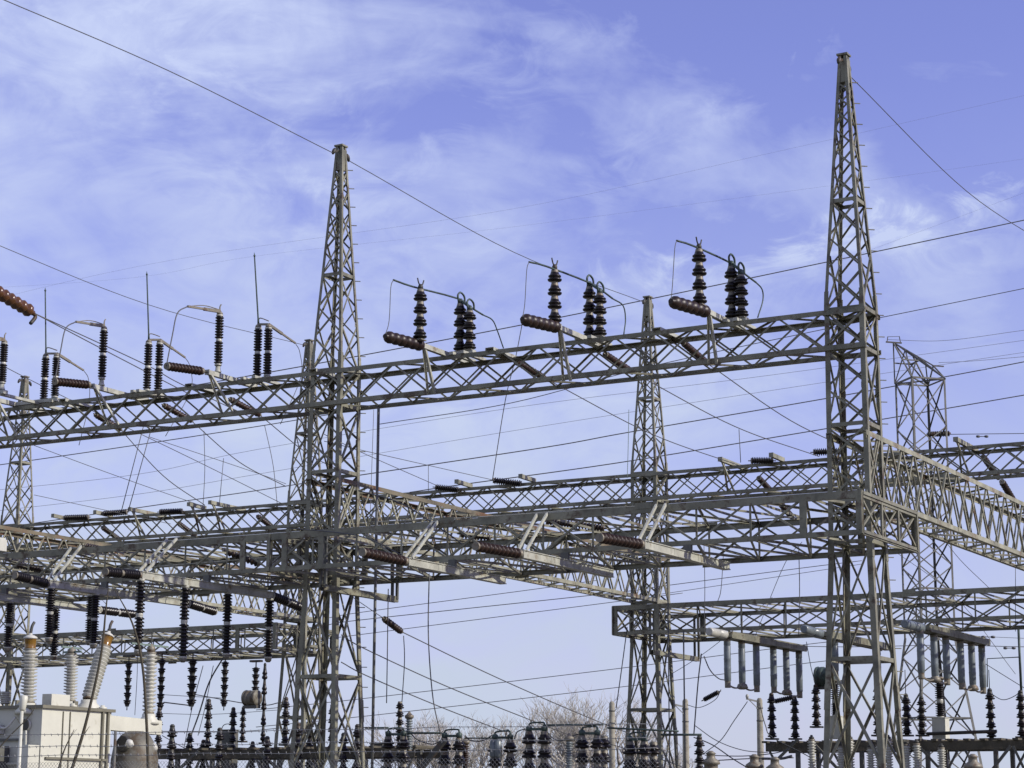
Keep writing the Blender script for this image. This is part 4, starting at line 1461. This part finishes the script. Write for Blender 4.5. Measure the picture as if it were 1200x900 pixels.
# right side oddments
SP = 'coiled strings beside the grey tubes'
for p, q, lb in (((825, 820), (842, 811), 'small dark string left of the first grey tubes'), ((908, 822), (930, 817), 'small dark string below the second grey tubes')):
    strain(pv(*p, B - 3), pv(*q, B - 3), lb, SP, ('black', 'cap'), 9, .09)
for pts, v_, r, lb in (([(735 + 90, 769), (832, 785), (842, 795), (850, 797)], B - 3, .02, 'curved jumper into the first grey tube'),
                       ([(845, 808), (838, 820), (820, 829), (805, 826)], B - 3, .012, 'slack wire under the small dark string'),
                       ([(813, 864), (835, 873), (860, 890), (885, 905)], B - 3, .02, 'dark cable slanting down right of the single dark post'),
                       ([(814, 850), (840, 868), (870, 879), (900, 882)], B + 20, .02, 'sagging wire between the two wooden poles'),
                       ([(825, 883), (845, 867), (860, 845), (876, 822)], B + 20, .02, 'guy wire rising to the right wooden pole'),
                       ([(890, 824), (897, 850), (905, 864), (945, 885), (975, 905)], B + 2, .018, 'wire slanting from the right wooden pole down under the platform'),
                       ([(1160, 812), (1175, 820), (1190, 815), (1196, 808)], B, .014, 'slack jumper between the two posts at the right edge'),
                       ([(1150, 775), (1200, 806), (1230, 824)], B + 5, .014, 'thin wire falling to the right edge'),
                       ([(1085, 600), (1120, 650), (1160, 690)], B + 6, .012, 'thin wire falling behind the deep cross girder at right'),
                       ([(1040, 640), (1120, 700), (1190, 790)], B + 6, .010, 'thin wire falling behind the legs right of the spire'),
                       ([(885, 745), (920, 660), (940, 635)], B + 6, .012, 'thin wire rising to the front girder left of the right spire'),
                       ([(770, 800), (830, 762), (905, 700)], B + 8, .012, 'thin wire rising across the sky right of the slim middle tower')):
    wire('slack_wire', [pv(x, y, v_) for x, y in pts], r, lb, 'wire', 'slack wires at right', 'copper' if 'green' in lb else 'wire')

# ------------------------------------------------------------------ the peaked far tower at right
YP = 88.0
root = thing('peaked_tower', Vector((at(1085, 700, YP).x, YP, 0)), 'far lattice tower with a slanting peaked top, right of the right spire', 'lattice tower')
topz = at(1078, 447, YP).z
cx, cy = at(1078, 447, YP).x, YP
bx = at(1097, 900, YP).x
m0 = 2.2
ang = math.radians(16)
ex, ey = Vector((math.cos(ang), math.sin(ang), 0)), Vector((-math.sin(ang), math.cos(ang), 0))


def pk(i, j, z):
    """corner i, j at height z: straight above 9 m, flaring below"""
    a_ = .80 if z > 9 else .80 + (9 - z) * .12
    f_ = (topz - z) / topz
    return Vector((cx + (bx - cx) * f_ * .6, cy, z)) + ex * (a_ * i) + ey * (a_ * j)


apexL, apexR = pk(-1, 1, at(1051, 398, YP).z), pk(1, 1, at(1098, 426, YP).z).lerp(pk(1, -1, at(1098, 426, YP).z), .35)
for i in (-1, 1):
    for j in (-1, 1):
        m = MB()
        m.corner(pk(i, j, 0), pk(i, j, 9), .11, ex * -i, ey * -j, .014)
        m.corner(pk(i, j, 9), pk(i, j, topz), .085, ex * -i, ey * -j, .014)
        m.build('leg', 'grey', root)
for (i0, j0), (i1, j1), nr in (((-1, -1), (1, -1), -ey), ((1, -1), (1, 1), ex), ((1, 1), (-1, 1), ey), ((-1, 1), (-1, -1), -ex)):
    m = MB()
    zz = [0, 2.6, 4.8, 6.7, 8.2, 9.5, 10.8, 12.0, 13.2, 14.4, 15.6, 16.8, 18.0, topz]
    zz = [q for q in zz if q < topz - .5] + [topz]
    for z0, z1 in zip(zz, zz[1:]):
        m.angle(pk(i0, j0, z0) - nr * .02, pk(i1, j1, z1) - nr * .02, .05, nr)
        m.angle(pk(i1, j1, z0) - nr * .035, pk(i0, j0, z1) - nr * .035, .05, nr)
    for z0 in (5.6, 11, 15.8, topz):
        m.angle(pk(i0, j0, z0) - nr * .015, pk(i1, j1, z0) - nr * .015, .07, nr)
    m.build('lacing_panel', 'grey', root)
m = MB()
for a_, b_ in ((pk(-1, 1, topz), apexL), (pk(-1, -1, topz), apexL), (apexL, apexR), (apexL, pk(1, -1, topz)), (apexL, pk(1, 1, topz)), (apexR, pk(1, -1, topz)), (apexR, pk(1, 1, topz)),
               (apexL.lerp(apexR, .3), pk(-1, -1, topz)), (apexL.lerp(apexR, .3), pk(-1, 1, topz)), (apexL.lerp(apexR, .6), pk(1, -1, topz)), (apexL.lerp(apexR, .65), pk(-1, 1, topz)),
               (pk(-1, -1, topz), pk(1, 1, topz)), (pk(-1, 1, topz), pk(1, -1, topz)),
               (apexL.lerp(apexR, .6), pk(-1, -1, topz)), (apexL.lerp(apexR, .3), pk(1, -1, topz)), (apexL.lerp(apexR, .8), pk(1, 1, topz)), (apexL.lerp(apexR, .45), pk(1, 1, topz)),
               (apexL.lerp(pk(-1, -1, topz), .5), apexL.lerp(pk(1, -1, topz), .5)), (apexL.lerp(pk(-1, 1, topz), .5), apexL.lerp(pk(1, 1, topz), .5)), (apexL.lerp(pk(1, -1, topz), .5), apexL.lerp(pk(1, 1, topz), .5))):
    m.bar(a_, b_, .05, .05)
m.build('peak_frame', 'grey', root)
m = MB()
m.bar(apexL - ex * .35, apexL + ex * .4, .06, .06)
m.bar(apexL - ex * .3, apexL - ex * .25 + ZD * .25, .03, .03)
m.bar(apexL + ex * .35, apexL + ex * .3 + ZD * .3, .03, .03)
m.bar(apexL - ex * .25 + ZD * .24, apexL + ex * .3 + ZD * .29, .02, .02)
m.bar(apexR, apexR + ex * .5, .06, .05)
m.build('wire_clamp', 'dark', root)


# ------------------------------------------------------------------ transformer at the lower left
uT, vT = None, None
cor = at(50, 827, 47.5)
uc, vc, zc = grid(cor)
TW, TL = 2.4, grid(pu(130, 850, uc))[1] - vc          # along u, along v
root = thing('power_transformer', G(uc + TW / 2, vc + TL / 2, 0), 'cream painted power transformer at the lower left corner', 'transformer')
m = MB()
m.box(G(uc + TW / 2, vc + TL / 2, .3), TW, TL, zc - .35)
m.build('tank', 'paint', root)
m = MB()
m.box(G(uc + TW / 2, vc + TL / 2, zc - .05), TW + .14, TL + .14, .07)
m.build('tank_lid', 'trim', root)
m = MB()
m.box(G(uc + TW / 2, vc + TL / 2, .0), TW + .5, TL + .5, .3)
m.build('plinth', 'concrete', root)
m = MB()
for f_ in (.29, .39):
    m.bar(G(uc - .012, vc + TL * f_, 1.6), G(uc - .012, vc + TL * f_, zc - .1), .03, .02)
m.bar(G(uc - .03, vc + TL * .06, 2.84), G(uc - .03, vc + TL * .93, 2.84), .05, .05)
for f_ in (.86, .94):
    m.bar(G(uc - .03, vc + TL * f_, .6), G(uc - .03, vc + TL * f_, zc + .02), .05, .06, VD)
m.build('stiffener_rib', 'trim', root)
m = MB()
m.box(G(uc + .1, vc + .55, zc + .02), .28, .62, .26)
m.build('junction_box', 'paint', root)
m = MB()
q = G(uc + .45, vc - .01, zc - .42)
m.lathe(q, q - VD * .07, [(0, .15, 0), (.3, .15, 0), (.5, .12, 1), (1, .12, 1)], 18)
m.build('round_gauge', ['paint', 'dark'], root)
m = MB()
q = G(uc + .40, vc - .06, zc - .55)
m.tube(smooth_path([q, q - ZD * .5, q - ZD * .72 + UD * .1, q - ZD * .75 + UD * .6]), .035)
m.build('gauge_conduit', 'paint', root)
m = MB()
for i in range(6):
    m.box(G(uc + .95 + i * .22, vc - .28, .9), .09, .5, 2.2)
m.build('radiator', 'grey', root)
m = MB()
m.box(G(uc + .16, vc - .22, .5), .32, .36, 2.62)
m.build('control_cabinet', 'paint', root)


def bushing(px0, y0, px1, y1, dv, label_mats, r, amber, name='bushing'):
    b_ = pu(px1, y1, uc + dv)
    e = pu(px0, y0, uc + dv)
    if b_.z < zc:
        b_.z = zc
    m = MB()
    m.lathe(b_ - ZD * .25, b_, [(0, r * 1.6, 0), (.3, r * 1.5, 0), (.7, r * 1.0, 0), (1, r * .95, 0)], 16)
    tur = m.build('bushing_turret', 'paint', root)
    k = .78 if amber else .97
    part_ins(name, b_, b_.lerp(e, k), prof_post(15, r, (), 0), ('white', 'cap'), root, 18)
    if amber:
        part_ins('oil_sight', b_.lerp(e, .78), b_.lerp(e, .92), [(0, r * .72), (.1, r * .66), (.9, r * .7), (1, r * .8)], ('amber',), root, 16)
        part_ins('expansion_cap', b_.lerp(e, .92), e, [(0, r * .85), (.3, r * .8), (.6, r * .45), (.7, r * .22), (1, r * .2)], ('paintw',), root, 16)
    else:
        part_ins('terminal_cap', b_.lerp(e, .97), e + (e - b_) * .1, [(0, r * .6), (.6, r * .6), (.8, r * .25), (1, r * .25)], ('cap',), root, 12)
    return e


e1 = bushing(36, 742, 33, 824, .55, None, .19, True)
e2 = bushing(84, 764, 82, 822, .6, None, .165, False)
e3 = bushing(128, 740, 104, 820, .55, None, .19, True)
e4 = bushing(177, 762, 174, 844, .35, None, .165, False)
for du_, dv_ in ((.12, 1.15), (.12, 2.2), (.9, .25), (1.6, .25)):
    m = MB()
    q = G(uc + du_, vc + dv_, zc + .02)
    m.lathe(q, q + ZD * .09, [(0, .1), (.5, .1), (.6, .05), (1, .05)], 12)
    m.build('lid_valve', 'paint', root)
for du_, dv_ in ((.35, 1.5), (1.3, .6)):
    m = MB()
    q = G(uc + du_, vc + dv_, zc + .02)
    m.bar(q, q + ZD * .16, .05, .14, VD)
    m.build('lifting_lug', 'trim', root)
m = MB()
m.tube(smooth_path([G(uc + .7, vc - .1, zc - .25), G(uc + 1.0, vc - .14, zc - .5), G(uc + 1.5, vc - .12, zc - .3), G(uc + 2.2, vc - .1, zc - .35)]), .028)
m.build('oil_pipe', 'paintw', root)
m = MB()
m.box(G(uc + 1.25, vc - .1, zc - .62), .3, .16, .2)
m.build('relay_box', 'paintw', root)
m = MB()
m.bar(G(uc + .55, vc - .04, zc - .75), G(uc + 2.3, vc - .04, zc - .75), .05, .05)
m.build('stiffener_rib', 'grey', root)
for e_, a_, b_ in ((e2, -UD * .3, UD * .25), (e2 + ZD * .1, VD * -.35, VD * .35), (e4 + ZD * .12, VD * -.75, VD * .65)):
    m = MB()
    m.bar(e_ + a_, e_ + b_, .045, .045)
    m.build('terminal_bar', 'green', root)
for e_ in (e1, e3):
    m = MB()
    m.tube(smooth_path([e_ - ZD * .02, e_ + ZD * .15 + VD * .03, e_ + ZD * .26 + VD * .1]), .035)
    m.build('terminal_stub', 'dark', root)
m = MB()
a_, b_ = pu(124, 847, uc + .3), pu(184, 853, uc + .3)
m.bar(a_, b_, .3, .34)
m.build('conduit_duct', 'paint', root)
# small pale bushing at the left edge
b_ = pu(6, 825, uc + 1.2)
m = MB()
m.lathe(b_, b_ + ZD * .28, prof_post(6, .14, (), 0), 14)
m.build('bushing', ['white', 'cap'], root)

# rusty regulator tank right of it
c_ = pu(157, 905, uc - .1)
c_ = Vector((c_.x, c_.y, 0))
root = thing('regulator_tank', c_, 'stained grey round tank with two white knobs, right of the cream transformer', 'tank')
zt_ = rise(c_, 857).z
m = MB()
m.lathe(c_ + ZD * .2, c_ + ZD * zt_, [(0, .5), (.02, .55), (.5, .56), (.55, .58), (.57, .56), (.8, .56), (.9, .5), (.97, .35), (1, .2)], 24)
m.build('tank', 'drum', root)
for x, y in ((144, 876), (172, 880)):
    q = pu(x, y, uc - .1) - UD * .45 - VD * .25
    m = MB()
    m.lathe(q, q + ZD * .16 - VD * .1, [(0, .05), (.2, .09), (.7, .09), (1, .04)], 10)
    m.build('white_knob', 'paintw', root)
m = MB()
q = c_ + ZD * (zt_ - .32) - VD * .52 - UD * .1
m.lathe(q, q - VD * .1 + ZD * .02, [(0, .2), (.5, .2), (1, .17)], 16)
m.build('hand_hole', 'dark', root)
m = MB()
m.box(c_, 1.2, 1.2, .2)
m.build('plinth', 'concrete', root)

# white pipe post, white box at the edge
p = at(22, 905, 44)
root = thing('vent_pipe', Vector((p.x, p.y, 0)), 'white painted pipe post with a fat head in front of the cream transformer', 'pipe')
P = Vector((p.x, p.y, 0))
m = MB()
m.lathe(P, rise(P, 830), [(0, .034), (1, .034)], 12)
m.build('pipe', 'paint', root)
m = MB()
m.lathe(rise(P, 833), rise(P, 815) + VD * .05, [(0, .04), (.1, .07), (.6, .08), (.9, .085), (1, .06)], 14)
m.build('pipe_head', 'paint', root)
p = pv(-2, 646, -2.6)
root = thing('floodlight', p, 'white boxy floodlight cut by the left edge on the lower front girder', 'floodlight')
m = MB()
m.box(p, .36, .3, .34)
m.box(p + ZD * .34, .28, .24, .05)
m.build('housing', 'paintw', root)
m = MB()
m.box(p - VD * .16 + ZD * .04, .3, .02, .26)
m.build('lens', 'tube', root)
m = MB()
m.bar(p - ZD * .2, p + ZD * .0, .06, .06)
m.bar(p - ZD * .18, G(grid(p)[0], -HW, p.z - .18), .06, .05)
m.build('mount', 'grey', root)

# ------------------------------------------------------------------ dry stalks and cables in front of the transformer
for pts, rs, Y, lb in (([(80, 915), (100, 850), (118, 770), (124, 715), (127, 690)], [.034, .03, .024, .017, .008], 40, 'tall dark dry stalk leaning in front of the cream transformer'),
                       ([(66, 910), (75, 880), (87, 855)], [.018, .014, .006], 38, 'short dark dry stalk left of the tall leaning one'),
                       ([(-6, 882), (12, 862), (32, 842), (42, 828)], [.015, .012, .01, .005], 38, 'thin dry stalk at the left edge'),
                       ([(174, 915), (172, 850), (167, 780), (155, 730), (134, 690)], [.034, .032, .028, .02, .008], 44, 'tall dark stalk bowing left, in front of the upright pale bushing')):
    m = MB()
    p_ = smooth_path([at(x, y, Y) for x, y in pts], 5)
    base = Vector((p_[0].x, p_[0].y, 0))
    rr = [rs[min(int(i / 5), len(rs) - 1)] + (rs[min(int(i / 5) + 1, len(rs) - 1)] - rs[min(int(i / 5), len(rs) - 1)]) * ((i % 5) / 5) for i in range(len(p_))]
    m.tube([base] + p_, [rr[0]] + rr, 7)
    rng = random.Random(len(pts) * 3 + int(pts[0][0]))
    for i in range(4, len(p_) - 2, 4):
        d = Vector((rng.uniform(-1, 1), rng.uniform(-.5, .5), .8)).normalized()
        m.tube([p_[i], p_[i] + d * rng.uniform(.08, .25)], [rr[i] * .5, .003], 5)
    tag(m.build('dry_stalk', 'twig'), lb, 'plant', 'dry stalks by the fence')

# ------------------------------------------------------------------ wooden poles and bare trees beyond
for px, y0, Y, lb, arm in ((717, 822, 105, 'wooden pole among the bare branches left of the slim middle tower', None), (803, 819, 100, 'wooden pole right of the slim middle tower', (-1, 828)),
                           (890, 818, 100, 'wooden pole between the slim tower and the right spire with a small bracket', (-1, 822))):
    e = at(px, y0, Y)
    root = thing('wooden_pole', Vector((e.x, e.y, 0)), lb, 'wooden pole', 'wooden poles beyond the yard')
    m = MB()
    m.lathe(Vector((e.x, e.y, 0)), e, [(0, .2), (.5, .17), (.985, .14), (1, .08)], 12)
    m.build('pole', 'wood', root)
    if arm:
        m = MB()
        q = rise(e, arm[1])
        m.bar(q - Vector((.15, .12, 0)), q + Vector((-.65, -.12, .12)), .07, .08)
        m.lathe(q + Vector((-.6, -.12, .12)), q + Vector((-.6, -.12, .34)), [(0, .05), (.4, .08), (.7, .08), (1, .03)], 8)
        m.bar(q + Vector((-.1, -.15, -.35)), q + Vector((-.5, -.12, .05)), .04, .04)
        m.build('bracket', 'pale', root)
    m = MB()
    for dz in (.5, 1.1):
        q = e - ZD * dz
        m.lathe(q, q + ZD * .06, [(0, .165), (1, .165)], 12)
    m.build('band', 'grey', root)


def bare_tree(px, ytop, Y, seed, spread, label):
    rng = random.Random(seed)
    top = at(px, ytop, Y)
    base = Vector((top.x, top.y, 0))
    H = top.z
    root = thing('bare_tree', base, label, 'tree', 'bare winter trees')
    tr = MB()
    cr = MB()

    def grow(p, d, ln, r, depth):
        pts = [p]
        q = p
        dd = d.copy()
        for i in range(3):
            dd = (dd + Vector((rng.uniform(-.18, .18), rng.uniform(-.18, .18), rng.uniform(-.04, .14)))).normalized()
            q = q + dd * (ln / 3)
            pts.append(q)
        mb = tr if depth == 0 else cr
        r = max(r, .009)
        mb.tube(pts, [r, r * .85, r * .7, r * .55], 6 if depth < 2 else 3)
        if depth >= 6:
            return
        n = rng.choice((3, 3, 4)) if depth < 3 else rng.choice((2, 3))
        for k in range(n):
            a = rng.uniform(0, 6.283)
            s_ = rng.uniform(.35, .8) * spread
            nd = (dd + Vector((math.cos(a) * s_, math.sin(a) * s_, rng.uniform(.05, .45)))).normalized()
            grow(pts[-1] if k == 0 else pts[rng.choice((2, 3))], nd, ln * rng.uniform(.62, .86), r * rng.uniform(.5, .64), depth + 1)
    grow(base, Vector((0, 0, 1)), H * .27, H * .022, 0)
    zs_ = max(v.z for v in cr.v)
    f_ = H / zs_
    for mb in (tr, cr):
        for v in mb.v:
            v.z *= f_
            v.x = base.x + (v.x - base.x) * 1.45
            v.y = base.y + (v.y - base.y) * 1.45
    tr.build('trunk', 'bark', root)
    cr.build('crown', 'bark', root)


k = 0
for px, yt, Y, lb in ((486, 846, 150, 'low bare tree nearest the big left tower'), (512, 836, 152, 'bare tree left of the slanting rod'), (540, 828, 150, 'bare tree behind the slanting rod'), (568, 832, 158, 'bare tree left of the centre switch'), (594, 834, 150, 'bare tree behind the centre switch'),
                      (622, 842, 160, 'low bare tree behind the highest green clamp'), (648, 832, 146, 'bare tree right of the highest green clamp'), (668, 812, 140, 'bare tree with bent branches left of the wooden pole'), (698, 800, 135, 'tallest bare tree, beside the wooden pole left of the slim tower'),
                      (722, 812, 138, 'bare tree just left of the slim middle tower'), (745, 826, 142, 'bare tree behind the slim middle tower'), (768, 862, 160, 'low bare tree right behind the slim middle tower')):
    k += 1
    bare_tree(px, yt, Y, 40 + k, 1.0, lb)

# ------------------------------------------------------------------ chain link fence with barbed wire
vF = -24.0
fz = lambda py: pv(60, py, vF).z
root = thing('chain_link_fence', G(10, vF, 0), 'chain link fence topped by three barbed strands along the bottom', 'fence')
f0, f1 = -6.0, 26.0
zm = fz(893)
m = MB()
d_ = .062
n = int((f1 - f0) / d_)
hgt = zm
for i in range(-int(hgt / d_), n):
    for s_ in (1, -1):
        a_ = f0 + i * d_
        x0, x1 = a_, a_ + hgt
        za, zb_ = 0.0, hgt
        # clip to the fence's length
        lo_, hi_ = max(x0, f0), min(x1, f1)
        if hi_ - lo_ < .05:
            continue
        t0, t1 = (lo_ - x0) / hgt, (hi_ - x0) / hgt
        if s_ < 0:
            m.bar(G(f0 + f1 - lo_, vF + .004, t0 * hgt), G(f0 + f1 - hi_, vF + .004, t1 * hgt), .003, .003, VD)
        else:
            m.bar(G(lo_, vF, t0 * hgt), G(hi_, vF, t1 * hgt), .003, .003, VD)
m.build('mesh', 'link', root)
zb3 = [fz(861), fz(875), fz(885.5)]
for i, z in enumerate(zb3):
    m = MB()
    vo = -.16 * (2 - i) * 0
    pts = [G(f0 + (f1 - f0) * q / 40, vF, z + .012 * math.sin(q * 2.1 + i)) for q in range(41)]
    m.tube(pts, .0045, 5)
    for q in range(int((f1 - f0) / .13)):
        c_ = G(f0 + .13 * q + .02 * i, vF, z)
        m.bar(c_ - ZD * .02 - UD * .008, c_ + ZD * .02 + UD * .008, .006, .006, VD)
        m.bar(c_ - VD * .016 + ZD * .006, c_ + VD * .016 - ZD * .006, .004, .004)
    m.build('barbed_strand', 'link', root)
uq = grid(pv(133, 850, vF))[0]
for q in (-1, 0, 1, 2):
    u_ = uq + q * 15.5
    m = MB()
    m.lathe(G(u_, vF + .05, 0), G(u_, vF + .05, zb3[0] + .04), [(0, .024), (1, .022)], 10)
    m.build('post', 'grey', root)
print('objects', len(SC.objects))
